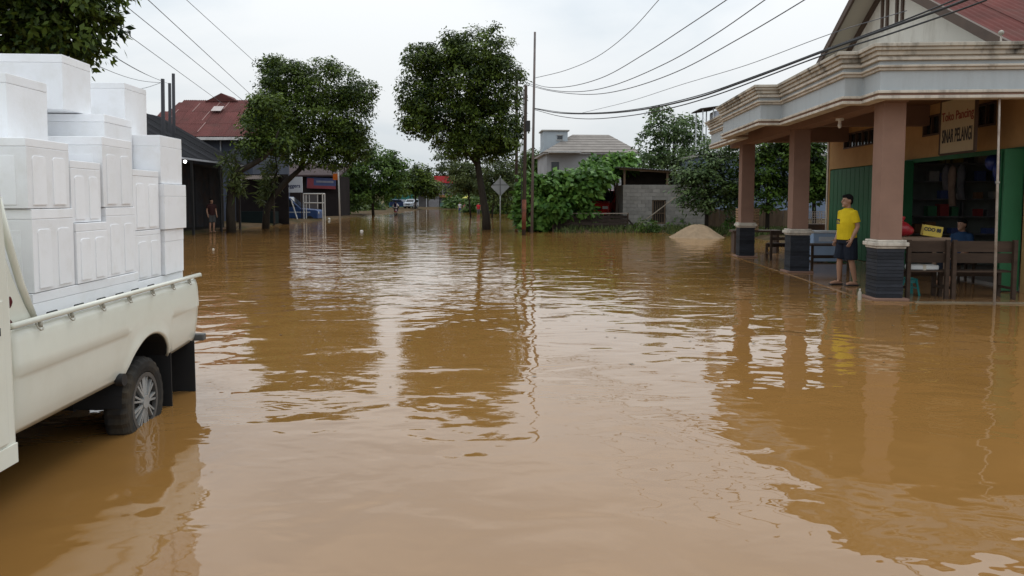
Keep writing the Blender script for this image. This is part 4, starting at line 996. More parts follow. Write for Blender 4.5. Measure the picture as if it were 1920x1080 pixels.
# diamond road sign seen from behind
ds = thing('diamond_sign', 'bare grey back of a diamond road sign on its post', 'sign', gr(938, 431))
zc_ = at(938, 350, ds.location.y).z
MB().tube([(0, .03, -.4), (0, .03, zc_ + .6)], .035, 10).build('post', M('galv_post', (.38, .38, .37), .5, metal=.3), ds, smooth=True)
MB().box((0, 0, zc_), (.74, .02, .74), (0, R(45), 0)).build('plate', M('sign_back_grey', (.27, .275, .28), .6, .15, 2), ds)
MB().box((0, -.02, zc_ + .1), (.86, .018, .035)).box((0, -.032, zc_), (.05, .018, .95)).build('brace', M('dark_brace', (.10, .10, .10), .6), ds)
# cables
cabm = M('cable_black', (.02, .02, .022), .7); wirem = M('wire_grey', (.09, .09, .10), .6)
def catmull(P, n=8):
    P = [P[0] * 2 - P[1]] + P + [P[-1] * 2 - P[-2]]; o = []
    for i in range(1, len(P) - 2):
        a, b, c, d = P[i - 1:i + 3]
        for k in range(n):
            t = k / n; o.append(.5 * ((2 * b) + (c - a) * t + (2 * a - 5 * b + 4 * c - d) * t * t + (3 * b - a - 3 * c + d) * t ** 3))
    return o + [P[-2]]
def cable(label, pts, A, B, r, mat, group):
    """pts: where the cable is seen; A, B: plan points (x, y) it runs between"""
    A = Vector(A); B = Vector(B); P = []
    for px, py in pts:
        rx = ray(px, py); k = rx.x / rx.y; d = B - A      # X = k*Y
        den = d.x - k * d.y; u = (k * A.y - A.x) / den; P.append(at(px, py, A.y + u * d.y))
    o = MB().tube(catmull(P), r, 6, True).build('power_cable', mat, None, smooth=True)
    return tag(o, label, 'cable', group)
gC = 'cables from the pole across to the shop'
W0 = (1.15, 36)
cable('thin wire climbing steepest from the steel pole', [(1004, 146), (1060, 132), (1120, 106), (1180, 60), (1235, 0), (1262, -30)], W0, (4.6, 22), .012, wirem, gC)
cable('thin wire sagging low beside the steel pole, uppermost of three', [(968, 137), (1010, 160), (1060, 163), (1130, 145), (1210, 100), (1290, 48), (1362, 0), (1420, -40)], (.3, 47), (7.2, 18), .016, wirem, gC)
cable('thin wire sagging low beside the steel pole, middle of three', [(972, 148), (1020, 166), (1080, 172), (1150, 160), (1250, 118), (1340, 65), (1434, 0), (1490, -40)], (.3, 47), (8.0, 17), .016, wirem, gC)
cable('thin wire sagging low beside the steel pole, lowest of three', [(975, 155), (1030, 170), (1100, 177), (1170, 168), (1270, 134), (1390, 70), (1508, 0), (1570, -40)], (.3, 47), (8.6, 16), .016, wirem, gC)
cable('faint wire rising behind the thick cables to the gable', [(1090, 212), (1180, 190), (1280, 158), (1400, 122), (1556, 64), (1700, 20)], (3.2, 36), (7.3, 13.2), .008, wirem, gC)
TB = (6.55, 11.0)
cable('thick black cable bundle crossing before the gable', [(1003, 204), (1050, 212), (1120, 213), (1200, 206), (1300, 185), (1400, 151), (1540, 98), (1660, 55), (1780, 12), (1850, -16)], W0, TB, .021, cabm, gC)
cable('second thick cable twisting along the upper bundle', [(1003, 203), (1060, 211), (1130, 211), (1210, 202), (1310, 179), (1420, 141), (1550, 92), (1680, 44), (1800, -4), (1850, -22)], (1.2, 36.2), (6.6, 11.15), .013, cabm, gC)
cable('slack black cable hanging below the thick bundle', [(1003, 206), (1050, 218), (1105, 223), (1180, 217), (1260, 202), (1340, 179), (1430, 146), (1545, 103), (1670, 63), (1790, 22), (1850, 0)], (1.1, 35.8), (6.5, 10.9), .014, cabm, gC)
gL = 'wires above the left side of the road'
def lwire(label, a, b, z, r=.012, ext=(0, 0), sag=.0):
    P = []
    for q in (a, b):
        rx = ray(*q); k = (z - EYE) / rx.z; P.append(Vector((rx.x * k, rx.y * k, z)))
    d = P[1] - P[0]; P0 = P[0] - d * ext[0]; P1 = P[1] + d * ext[1]
    pts = [P0.lerp(P1, i / 10) - Vector((0, 0, sag * math.sin(math.pi * i / 10))) for i in range(11)]
    return tag(MB().tube(pts, r, 6).build('overhead_wire', wirem, None, smooth=True), label, 'wire', gL)
lwire('overhead wire reaching the top of the leaning tree', (350, 0), (482, 120), 9.0, .011, (.6, 1.2))
lwire('overhead wire passing over the red roof right end', (278, 0), (470, 177), 8.6, .014, (.5, .35))
lwire('overhead wire passing over the red roof ridge vent', (222, 0), (445, 180), 8.6, .014, (.5, .3))
lwire('overhead wire passing just above the tallest black pole', (205, 40), (392, 176), 8.2, .013, (.6, .3))
def lspan(label, a, da, b, db, sag, r=.010):
    A = at(*a, da); B = at(*b, db); pts = [A.lerp(B, i / 10) - Vector((0, 0, sag * math.sin(math.pi * i / 10))) for i in range(11)]
    return tag(MB().tube(pts, r, 6).build('overhead_wire', wirem, None, smooth=True), label, 'wire', gL)
lspan('wire strung to the tip of the first black pole from above', (150, 62), 22, (304, 152), 36, .15)
lspan('wire strung to the tip of the first black pole from beside', (150, 108), 22, (304, 155), 36, .2)
lspan('slack wire strung low to the first black pole', (172, 157), 26, (304, 154), 36, .28)
lspan('faint wire strung to the short black pole', (160, 70), 24, (319, 158), 38.5, .15, .007)

# ================================================================ left side: iron warehouse, red roofed house
iron = M('dark_iron_sheet', (.030, .030, .033), .85, .3, 1.5, rnd=.25, spec=.15, dirt=(.05, .03, .022), damt=.6)
wh = thing('iron_warehouse', 'dark corrugated iron warehouse with a low awning', 'warehouse', (-16.2, 34, 0), R(0))
MB().bb((-6.9, -9.0, 0), (-.02, 8.1, 3.5)).build('wall', M('dark_interior'), wh)
pan = corr_mesh('wall_sheet', .9, 3.1, iron, .15, .02)
for i in range(19): put(pan, 'wall_sheet', wh, (.03 + (i % 2) * .006, -9.0 + i * .88, .25), (R(90), 0, R(90)))
for i in range(8): put(pan, 'wall_sheet', wh, (-6.95 + i * .87, -9.05, .25), (R(90), 0, 0))
for y in (-8.9, -5.4, -1.8, 1.5, 4.9, 7.6): MB().box((1.05, y, 1.75), (.10, .10, 3.5)).build('awning_post', black, wh)
eav = 3.62
rsl = (6.3 - eav) / 4.7
rsheet = corr_mesh('roof_sheet', .9, 5.4, M('black_roof_sheet', (.022, .022, .025), .9, .3, 1, rnd=.3, spec=.15), .15, .02)
for i in range(20): put(rsheet, 'roof_sheet', wh, (1.2, -9.6 + i * .88, eav + (i % 2) * .006), (math.atan(rsl), 0, R(90)))
MB().bb((1.17, -9.6, eav - .11), (1.23, 8.1, eav - .02)).build('fascia', M('pale_fascia', (.36, .38, .42), .6), wh)
MB().add([(-.02, 8.13, 3.5), (-6.9, 8.13, 3.5), (-3.5, 8.13, 6.2)], [(0, 1, 2)]).build('gable_end', iron, wh)
bl_ = thing('awning_lamp', 'lit white bulb under the warehouse awning', 'lamp', at(347, 303, 34.0))
MB().ball((0, 0, 0), .07).build('bulb', M('lit_bulb', (1, .98, .95), .3, 0, 1, emit=6), bl_, smooth=True); MB().tube([(0, 0, .06), (0, 0, .12)], .02).build('socket', black, bl_)
rh = thing('red_roof_house', 'blue grey two storey house under a faded red sheet roof', 'house', (-21.0, 53, 0), R(0))
MB().bb((-4.6, .3, 0), (2.6, 9, 6.05)).build('wall', M('blue_grey_wall', (.065, .075, .10), .85, .2, .8), rh)
for x in (-1.2, 1.6): 
    wn = MB().bb((x - .6, .22, 3.9), (x + .6, .29, 5.2)).build('window', darkglass, rh); MB().bb((x - .68, .2, 3.82), (x + .68, .28, 3.9)).build('sill', M('grey_eave'), wn)
MB().bb((.35, .18, 3.2), (.42, .29, 6.05)).build('downpipe', M('pale_fascia'), rh)
e0, e1, rz0, rz1 = -.5, 4.6, 6.05, 9.15
rsl2 = math.atan2(rz1 - rz0, e1 - e0); sl_len = math.hypot(rz1 - rz0, e1 - e0) / 3
rrm = M('faded_red_sheet', (.115, .040, .036), .85, .25, .8, rnd=.12, dirt=(.085, .04, .035), damt=.7, dscale=.6)
rs3 = corr_mesh('roof_sheet', .98, sl_len + .12, rrm, .16, .018)
rfo = MB().add([(-5.0, e0, rz0 - .06), (3.7, e0, rz0 - .06), (3.7, e1, rz1 - .06), (-4.4, e1, rz1 - .06)], [(0, 1, 2, 3)]).add([(-4.4, e1 + .02, rz1 - .06), (3.7, e1 + .02, rz1 - .06), (3.7, 9.6, rz0), (-5.0, 9.6, rz0)], [(0, 1, 2, 3)]).build('roof', rrm, rh)
rr2 = random.Random(9)
for j in range(3):
    for i in range(9):
        u = (j * sl_len) / (sl_len * 3); y = e0 + (e1 - e0) * u; z = rz0 + (rz1 - rz0) * u
        if i == 0 and j == 2: continue
        put(rs3, 'roof_sheet', rfo, (-5.0 + i * .978, y - .02, z + .03 + j * .012 + (i % 2) * .008), (rsl2, 0, R(rr2.uniform(-.4, .4))))
sky_ = MB().box((0, 0, 0), (.75, .8, .02)).mesh('skylight_sheet', M('pale_sheet', (.42, .36, .34), .6, .15, 3))
put(sky_, 'skylight_sheet', rfo, tuple(at(409, 207, 56) - Vector(rh.location) + Vector((0, -.12, .12))), (rsl2, 0, 0))
strip = MB().box((0, 0, 0), (.07, 1.5, .02)).mesh('joint_strip', M('pale_joint', (.24, .13, .115), .7))
for px, py in ((368, 195), (378, 240), (408, 190), (447, 232), (456, 232), (327, 210), (386, 215), (425, 190)):
    d_ = 53 + e0 + (258 - py) / 80 * (e1 - e0); p = at(px, py, d_); u = (d_ - 53 - e0) / (e1 - e0)
    put(strip, 'joint_strip', rfo, (p.x + 21.0, d_ - 53, rz0 + (rz1 - rz0) * u + .085), (rsl2, 0, R(-3)))
MB().bb((-4.9, e0 - .06, rz0 - .22), (3.7, e0 - .01, rz0 - .02)).build('fascia', M('white_fascia', (.55, .53, .52), .7), rfo)
MB().add([(-2.3, 4.3, 9.1), (.2, 4.3, 9.1), (-1.05, 4.3, 9.75), (-1.05, 7.0, 9.75), (-2.3, 7, 8.7), (.2, 7, 8.7)], [(0, 1, 2), (1, 5, 3, 2), (0, 2, 3, 4)]).build('ridge_vent', rrm, rfo)
# low dark market stall between the house and the trees
ms = thing('dark_stall', 'low dark open stall behind the fern grown trunks', 'stall', Vector((at(478, 375, 49).x, 49, 0)), 0)
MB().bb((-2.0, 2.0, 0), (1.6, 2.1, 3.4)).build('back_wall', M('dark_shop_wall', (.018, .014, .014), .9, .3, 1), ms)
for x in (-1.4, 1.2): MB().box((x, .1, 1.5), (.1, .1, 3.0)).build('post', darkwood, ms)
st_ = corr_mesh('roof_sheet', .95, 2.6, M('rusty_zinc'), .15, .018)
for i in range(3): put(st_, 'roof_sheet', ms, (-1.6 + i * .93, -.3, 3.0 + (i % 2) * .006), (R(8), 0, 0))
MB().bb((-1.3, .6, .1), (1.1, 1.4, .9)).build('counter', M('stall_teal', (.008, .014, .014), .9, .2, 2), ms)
# bank, planks, notice
pk = thing('plank_walkway', 'loose brown planks lying at the water edge by the warehouse', 'planks', gr(385, 432), R(10))
for i, (x, y, a, l_) in enumerate(((-.4, .2, 6, 3.2), (.1, -.25, -4, 2.8), (-.2, .6, 2, 3.6), (.6, -.6, 14, 2.0))):
    MB().box((x, y, .05 + i * .012), (l_, .24, .04), (R(2), R(-1.5), R(a))).build('plank', M('wet_plank', (.17, .085, .04), .7, .3, 3, rnd=.2), pk)
nt_ = thing('notice_board', 'small white notice fixed on a stake beside the leaning tree', 'notice', at(448, 375, 40.2) * Vector((1, 1, 0)).to_tuple()[0] if False else Vector((at(448, 375, 40.2).x, 40.2, 0)))
MB().box((0, 0, 2.62), (.34, .03, .72)).build('panel', M('notice_white', (.55, .56, .54), .7, .1, 3), nt_); MB().box((0, .04, 1.2), (.05, .04, 2.9)).build('stake', darkwood, nt_)
ws = thing('white_sign', 'white signboard with dark blue lettering over the blue car', 'sign', Vector((at(549, 375, 60).x, 60, 0)), R(-4))
MB().box((0, 0, 2.88), (1.62, .06, 1.25)).build('board', M('sign_white', (.58, .60, .64), .6, .08, 1), ws)
for x in (-.7, .7): MB().box((x, .06, 1.2), (.07, .05, 3.4)).build('post', darkwood, ws)
text_mesh('oggers', .42, M('navy_print'), ws, (.1, -.034, 2.78), (R(90), 0, 0), bold=.01)
# blue pickup-like car under the tree
bc = thing('blue_car', 'old blue car with a white side stripe, flooded to its sills', 'car', Vector((at(557, 375, 62).x, 62, -.30)), R(0))
bpm = M('blue_car_paint', (.025, .06, .17), .35, .15, 2)
bp = [(-1.95, .45), (-1.95, 1.5), (-1.85, 2.2), (-.5, 2.22), (.55, 1.25), (1.8, 1.15), (1.92, 1.05), (1.92, .42)]
mb = MB(); n_ = len(bp)
for y in (-.85, .85):
    for p in bp: mb.v.append((p[0], y, p[1]))
mb.f += [tuple(reversed(range(n_))), tuple(range(n_, 2 * n_))] + [(k, (k + 1) % n_, n_ + (k + 1) % n_, n_ + k) for k in range(n_)]
mb.build('body', bpm, bc, bevel=.07, seg=3)
MB().add([(-1.7, -.856, 1.4), (-.5, -.856, 1.4), (-.5, -.856, 2.05), (-1.65, -.856, 2.05)], [(0, 1, 2, 3)]).add([(-.42, -.856, 1.4), (.25, -.856, 1.4), (-.42, -.856, 2.02)], [(0, 1, 2)]).build('side_window', glassm, bc)
MB().add([(-.42, -.75, 2.16), (.52, -.75, 1.31), (.52, .75, 1.31), (-.42, .75, 2.16)], [(0, 1, 2, 3)]).build('windscreen', glassm, bc).location = (.02, 0, .02)
MB().bb((-1.9, -.862, .92), (1.3, -.852, 1.0)).build('stripe', M('stripe_white', (.5, .52, .55), .5), bc)
for x in (-1.3, 1.25):
    for y in (-.78, .78): MB().disc((x, y, .33), (0, 1, 0), .0, .33, .2, 24).build('wheel', rubber, bc)
for y in (-.6, .6): MB().disc((1.93, y, .9), (1, 0, 0), 0, .11, .04, 18).build('headlight', M('lamp_glass'), bc)
rk = thing('pipe_rack', 'white pipe rack standing in the water beside the blue car', 'rack', Vector((at(587, 375, 60).x, 60, 0)))
wpm = M('white_pipe', (.48, .46, .43), .6, .1, 3)
for x in (-.76, .76): MB().tube([(x, 0, -.3), (x, 0, 2.18)], .05, 8).build('upright', wpm, rk); MB().tube([(x, .7, -.3), (x, .7, 2.18)], .05, 8).build('upright', wpm, rk)
for y in (0, .7): MB().tube([(-.76, y, 2.15), (.76, y, 2.15)], .05, 8).build('top_rail', wpm, rk); MB().tube([(-.70, y, 1.42), (.72, y, 1.42)], .04, 8).build('middle_rail', wpm, rk)
for x in (-.3, .35): MB().tube([(x, 0, .95), (x, 0, 2.1)], .03, 8).build('stay', wpm, rk)
for x in (-.76, .76): MB().tube([(x, 0, 2.15), (x, .7, 2.15)], .04, 8).build('side_rail', wpm, rk)
for lb, a, b in (('white post leaning slightly before the blue car', (539, 350), (541, 408)), ('pale strut slanting down beside the blue car', (546, 375), (560, 408))):
    A = at(*a, 58.5); B = at(*b, 58.5); B.z = -.2
    tag(MB().tube([A, B], .05, 8).build('leaning_post', wpm), lb, 'post')
# banner shop behind
bs = thing('dark_shopfront', 'dark open shopfront with red and navy fascia banner', 'shop', Vector((at(602, 375, 70).x, 70, 0)), R(0))
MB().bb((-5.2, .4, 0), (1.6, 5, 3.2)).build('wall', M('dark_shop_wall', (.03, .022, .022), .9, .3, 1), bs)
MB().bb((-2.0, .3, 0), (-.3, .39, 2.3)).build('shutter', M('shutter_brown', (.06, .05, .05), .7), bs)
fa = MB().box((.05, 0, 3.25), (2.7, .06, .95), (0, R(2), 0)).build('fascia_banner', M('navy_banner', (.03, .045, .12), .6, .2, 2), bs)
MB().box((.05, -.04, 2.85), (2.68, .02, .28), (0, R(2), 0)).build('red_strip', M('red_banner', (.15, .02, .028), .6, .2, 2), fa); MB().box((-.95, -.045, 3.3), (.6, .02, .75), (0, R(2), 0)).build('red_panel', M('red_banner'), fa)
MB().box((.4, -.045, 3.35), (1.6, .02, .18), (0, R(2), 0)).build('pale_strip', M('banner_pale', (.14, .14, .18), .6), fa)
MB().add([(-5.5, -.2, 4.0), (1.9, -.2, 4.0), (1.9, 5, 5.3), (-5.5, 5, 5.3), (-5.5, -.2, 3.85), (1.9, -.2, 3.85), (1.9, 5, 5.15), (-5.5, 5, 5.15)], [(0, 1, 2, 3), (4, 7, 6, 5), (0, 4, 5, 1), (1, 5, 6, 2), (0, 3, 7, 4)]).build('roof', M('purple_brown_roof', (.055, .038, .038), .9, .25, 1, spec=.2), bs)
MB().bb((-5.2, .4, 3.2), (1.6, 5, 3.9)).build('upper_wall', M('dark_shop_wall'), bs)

# ================================================================ far end of the flooded road
for i, (px, lb) in enumerate(((706, 'cream gate post at the far left of the road'), (716, 'cream gate post on the road side of its twin'))):
    g_ = thing('gate_post', lb, 'post', Vector((at(px, 375, 124).x, 124, -.1))); MB().bb((-.3, -.3, 0), (.3, .3, 2.6)).build('shaft', M('cream_post', (.46, .40, .24), .8, .15, 1), g_); MB().bb((-.38, -.38, 2.6), (.38, .38, 2.75)).build('cap', M('cream_post'), g_)
tf = thing('teal_fence', 'teal sheet fence beyond the flooded road', 'fence', Vector((at(752, 375, 148).x, 148, .1)))
tm = MB().box((0, 0, 1.3), (.58, .04, 2.6)).mesh('sheet', M('teal_sheet', (.01, .13, .11), .6, .15, 1, rnd=.15))
for i in range(8): put(tm, 'sheet', tf, (-2.1 + i * .6, (i % 2) * .02, 0))
car('dark blue car parked before the teal fence', Vector((at(752, 375, 138).x, 138, .14)), R(70), M('navy_car_paint', (.02, .035, .09), .3), 4.0, 1.7, 1.65)
car('silver white car parked beside the dark blue one', Vector((at(771, 375, 136).x, 136, .14)), R(-10), M('silver_car_paint', (.40, .43, .48), .3), 4.0, 1.7, 1.7)
ks = thing('white_kiosk', 'low kiosk with white canopy beside the red fronted shop', 'kiosk', Vector((at(795, 375, 150).x, 150, .2)))
MB().bb((-1.2, .6, 0), (3.0, 3, 2.4)).build('wall', M('kiosk_wall', (.12, .11, .11), .8, .2, 1), ks); MB().box((-.4, -.2, 2.75), (2.3, 2.0, .1), (R(8), 0, 0)).build('canopy', M('canopy_white', (.6, .6, .58), .7), ks)
MB().bb((.9, .3, 0), (3.0, .59, 1.6)).build('counter', M('kiosk_grey', (.22, .21, .22), .8), ks)
for x in (-1.4, .6): MB().box((x, -1.0, 1.3), (.08, .08, 2.6)).build('post', M('white_post'), ks)
rs = thing('red_fascia_shop', 'two storey shop with bright red fascia at the road end', 'shop', Vector((at(834, 375, 152).x, 152, .2)))
MB().bb((-1.9, 0, 0), (1.9, 5, 5.0)).build('wall', M('shop_grey', (.22, .21, .23), .85, .15, .7), rs)
MB().bb((-2.1, -.5, 4.9), (2.1, 5, 6.3)).build('fascia', M('bright_red', (.42, .02, .025), .6, .1, .5), rs)
MB().bb((-2.0, -.75, 0), (-1.35, -.25, 3.4)).build('red_pillar', M('bright_red'), rs)
MB().bb((-1.2, -.6, 2.0), (1.9, .0, 2.5)).build('orange_board', M('orange_board', (.34, .15, .06), .7), rs)
for x0, x1, z0, z1 in ((-.3, 1.1, 2.7, 4.2), (-.4, 1.2, 1.0, 1.9)): MB().bb((x0, -.04, z0), (x1, -.0, z1)).build('window', darkglass, rs)
MB().bb((-.9, -.9, 0), (1.6, -.3, .9)).build('counter', M('counter_green', (.16, .28, .24), .8), rs)
pal_ = [M('far_cloth_%d' % i, c, .85) for i, c in enumerate([(.4, .4, .42), (.05, .07, .16), (.45, .03, .04), (.30, .12, .12), (.12, .12, .13)])]
wtr = -.34
for px, d, sh, lo, rz, lb in ((862, 106, 0, 1, 20, 'distant wading person in pale shirt, first of the group'), (871, 104, 3, 4, -30, 'distant wading person in dull red shirt within the group'), (879, 102, 1, 4, 60, 'distant wading person in navy shirt under the yellow umbrella'), (897, 92, 2, 4, 15, 'distant person in bright red shirt beside the tall tree'), (779, 128, 4, 4, 0, 'distant person in dark clothes beside the parked cars')):
    person(lb, Vector((at(px, 375, d).x, d, wtr + (.25 if d > 120 else 0))), R(rz), pal_[sh], pal_[lo], None, 1.66, .035, lower_len=1.8)
um = thing('yellow_umbrella', 'yellow green umbrella among the distant waders', 'umbrella', Vector((at(876, 375, 101).x, 101, -.3)))
can = MB(); nseg = 8
can.v.append((0, 0, 2.55))
for k in range(nseg): a = 2 * math.pi * k / nseg; can.v.append((.75 * math.cos(a), .75 * math.sin(a), 2.2))
for k in range(nseg): can.f.append((0, 1 + k, 1 + (k + 1) % nseg))
can.build('canopy', M('umbrella_yellow', (.35, .33, .04), .7), um); MB().tube([(0, 0, .9), (0, 0, 2.6)], .02, 6).build('shaft', black, um)
person('person standing in the shade against the dark iron warehouse', Vector((at(396, 375, 37.6).x, 37.6, .02)), R(50), M('shade_toned_red_cloth', (.035, .014, .014), .9), M('grey_cloth', (.06, .06, .06), .9), None, 1.68, .018, lower_len=.95)  # red shirt colour darkened to imitate the shade there
# rider wading away on a motorbike
mk = thing('motorbike', 'motorbike half under water, ridden away up the road', 'motorbike', Vector((at(742, 375, 82).x, 82, -.35)), 0)
MB().tube([(0, -.6, .75), (0, -.2, .78), (0, .2, .7), (0, .5, .95)], [.1, .13, .12, .08], 10).build('body', M('bike_maroon', (.10, .015, .03), .4), mk, smooth=True)
for y in (-.6, .62): MB().disc((0, y, .29), (1, 0, 0), .2, .29, .09, 24).build('wheel', rubber, mk)
MB().tube([(-.33, .42, 1.05), (0, .48, 1.0), (.33, .42, 1.05)], .018, 8).build('handlebar', black, mk); MB().box((0, -.78, .78), (.12, .05, .08)).build('tail_light', M('tail_red'), mk)
rd = person('rider in white shirt with dark backpack on the distant motorbike', Vector((at(742, 375, 82).x, 81.85, -.09)), R(180), M('white_shirt', (.68, .67, .68), .8), M('dark_denim'),
   dict(hipL=(.1, 0, .92), hipR=(-.1, 0, .92), kneeL=(.2, -.35, .80), kneeR=(-.2, -.35, .80), ankL=(.17, -.2, .42), ankR=(-.17, -.2, .42), wrL=(.32, -.48, 1.10), wrR=(-.32, -.48, 1.10), elL=(.32, -.15, 1.12), elR=(-.32, -.15, 1.12)), 1.62, .025, lower_len=1.7, sleeve=.95, fat=1.1)
MB().box((0, .19, 1.18), (.30, .14, .42)).build('backpack', M('backpack_navy', (.02, .015, .06), .8), rd, bevel=.05, seg=3)
for i, (px, py, lb, r) in enumerate(((678, 434, 'pale bottle floating by the lamp post', .055), (617, 411, 'white foam scrap floating beside the pipe rack', .08), (400, 468, 'small white scrap floating near the truck', .03))):
    o = MB().tube([(-r * 1.4, 0, r * .4), (-r, 0, r * .4), (r * .8, 0, r * .4), (r * 1.3, 0, r * .4), (r * 1.7, 0, r * .4)], [r * .5, r, r, r * .5, r * .35], 10).build('floating_scrap', M('scrap_white', (.6, .58, .53), .5), None, smooth=True); o.location = gr(px, py); o.rotation_euler = (0, 0, i * 1.1); tag(o, lb, 'litter')
tag(MB().box((0, 0, .2), (.32, .26, .42)).box((0, -.14, .2), (.16, .02, .12)).build('white_sack', M('sack_white', (.55, .55, .56), .8, .15, 5), None, bevel=.06, seg=3), 'white sack leaning at the foot of the second leaning trunk', 'sack').location = gr(514, 418)

# ================================================================ trees and plants
LM = dict(
    dark=leaf_mat('leaf_dark', (.010, .024, .005), (.115, .165, .020)),
    glossy=leaf_mat('leaf_glossy', (.012, .028, .006), (.120, .175, .022)),
    mid=leaf_mat('leaf_mid', (.022, .052, .010), (.115, .190, .030)),
    light=leaf_mat('leaf_light', (.040, .080, .020), (.125, .205, .055)),
    olive=leaf_mat('leaf_olive', (.035, .055, .016), (.115, .140, .040)),
    shrub=leaf_mat('leaf_shrub', (.035, .095, .016), (.150, .280, .050)),
    grey=leaf_mat('leaf_greygreen', (.040, .075, .026), (.150, .215, .075)))
def P_(px, py, d): return at(px, py, d)
def lobes_at(base, L):            # L: (px, py, depth offset, half width m, half depth m, half height m)
    o = []
    for px, py, dd, rx, ry, rz in L:
        p = at(px, py, base.y + dd) - base; o.append((p.x, p.y, p.z, rx, ry, rz))
    return o
# tall dark tree in the road
b = gr(913, 431)
L = lobes_at(b, [(800, 120, 0, 1.25, 1.5, 1.1), (900, 95, 0, 1.6, 1.8, 1.2), (858, 150, 0, 2.4, 2.3, 1.9), (790, 190, 0, 1.15, 1.4, 1.3), (925, 165, .2, 1.7, 1.8, 1.6), (835, 225, 0, 2.1, 2.2, 1.4), (915, 240, 0, 1.8, 2.0, 1.5), (880, 270, 0, 1.4, 1.7, 1.0), (782, 225, 0, 1.0, 1.1, .8), (945, 255, 0, 1.0, 1.2, 1.0)])
tk = [(0, 0, -.4, .27), (-.05, 0, .8, .22), (-.25, 0, 2.0, .19), (-.5, 0, 3.6, .17), (-.7, 0, 5.2, .13), (-.9, 0, 7.2, .08), (-.9, 0, 9.4, .03)]
tree('street_tree', 'tall dark dense round crowned tree standing in the flooded road', b, tk, [((-.5, 0, 3.5), (-2.8, .3, 6.4), .10), ((-.55, 0, 3.9), (.9, .2, 6.6), .10), ((-.6, 0, 4.4), (-1.8, -1.2, 7.6), .08), ((-.65, 0, 4.8), (.3, 1.2, 8.2), .08)], L, 66000, .165, LM['dark'], 11, bumps=34, spread=.38, shell=(.35, 1.06))
# leaning pair on the left
b = gr(497, 429)
L = lobes_at(b, [(540, 150, 0, 1.7, 1.6, 1.2), (610, 165, 0, 2.0, 2.0, 1.5), (580, 215, 0, 2.6, 2.3, 1.8), (650, 220, 0, 1.5, 1.6, 1.5), (640, 265, 0, 1.7, 1.8, 1.0), (668, 280, 0, 1.0, 1.1, .7), (630, 300, 0, 1.0, 1.1, .5), (520, 220, 0, 1.4, 1.5, 1.6), (560, 285, 0, 1.8, 1.8, .9), (520, 125, 0, .9, .9, .7), (672, 180, 0, .9, 1.0, .9)])
q = lambda px, py: tuple(at(px, py, b.y) - b)
tk = [(0, 0, -.4, .23), (*q(500, 395), .20), (*q(512, 368), .18), (*q(535, 342), .16), (*q(562, 318), .13), (*q(580, 270), .10), (*q(590, 215), .06), (*q(600, 150), .02)]
t2 = tree('street_tree', 'broad dark green tree with leaning forked trunk beside the blue car', b, tk, [(q(562, 318), q(650, 250), .09), (q(580, 270), q(540, 180), .07), (q(585, 250), q(660, 180), .07), (q(512, 368), q(520, 250), .08), (q(530, 345), q(600, 290), .06)], L, 60000, .155, LM['glossy'], 12, bumps=34, spread=.38, shell=(.35, 1.06))
def ferns(tr, pts, n, seed):
    put(leaf_mesh('fern', [(*p, r, r, h) for p, r, h in pts], n, .40, seed, LM['olive'], per=14, spread=.25, asp=.18, up=.2, jit=.5), 'epiphyte_fern', tr)
ferns(t2, [(q(503, 345), .35, .7), (q(508, 318), .35, .5), (q(497, 375), .2, .4)], 620, 5)
b = gr(434, 436)
q = lambda px, py: tuple(at(px, py, b.y) - b)
L = lobes_at(b, [(485, 240, .5, .9, 1.0, .8), (478, 275, .3, .8, .9, .6), (505, 200, .6, .9, 1.0, .8), (520, 265, .5, .9, .9, .6)])
tk = [(0, 0, -.4, .26), (*q(432, 395), .22), (*q(434, 350), .20), (*q(446, 322), .17), (*q(470, 310), .14), (*q(495, 295), .12), (*q(512, 275), .08), (*q(522, 245), .04)]
t3 = tree('street_tree', 'fern grown trunk leaning over from the warehouse corner', b, tk, [(q(446, 322), q(440, 285), .08), (q(490, 298), q(480, 245), .06)], L, 6500, .18, LM['glossy'], 13, spread=.38)
ferns(t3, [(q(440, 330), .3, .6), (q(428, 305), .25, .5), (q(450, 350), .25, .4), (q(432, 360), .15, .4)], 560, 6)
# top left tree close behind the truck
b = Vector((-14.6, 20.5, 0))
L = lobes_at(b, [(40, 20, 0, 2.2, 2.2, 1.5), (120, 10, -.3, 1.3, 1.5, 1.5), (150, 55, -.3, .65, .8, .75), (60, 75, 0, 1.6, 1.8, .75), (130, 85, -.4, .7, .8, .45), (-60, 10, 0, 2.2, 2.2, 1.9), (100, -60, 0, 1.9, 2, 1.4), (-20, -80, 0, 2.4, 2.4, 1.6), (172, 20, -.3, .4, .6, .7), (20, 100, 0, 1.4, 1.8, .4)])
tree('roadside_tree', 'broad leaved tree overhanging the foam boxes on the truck', b, [(0, 0, -.4, .3), (.1, 0, 3, .24), (0, 0, 5.5, .18), (0, 0, 8, .06)], [((.1, 0, 3.2), (2.4, -.3, 6.2), .12), ((0, 0, 4), (-2, .4, 7), .12), ((0, 0, 4.5), (1.2, -1, 7.6), .1)], L, 20000, .21, LM['glossy'], 14, spread=.42, shell=(.3, 1.05))
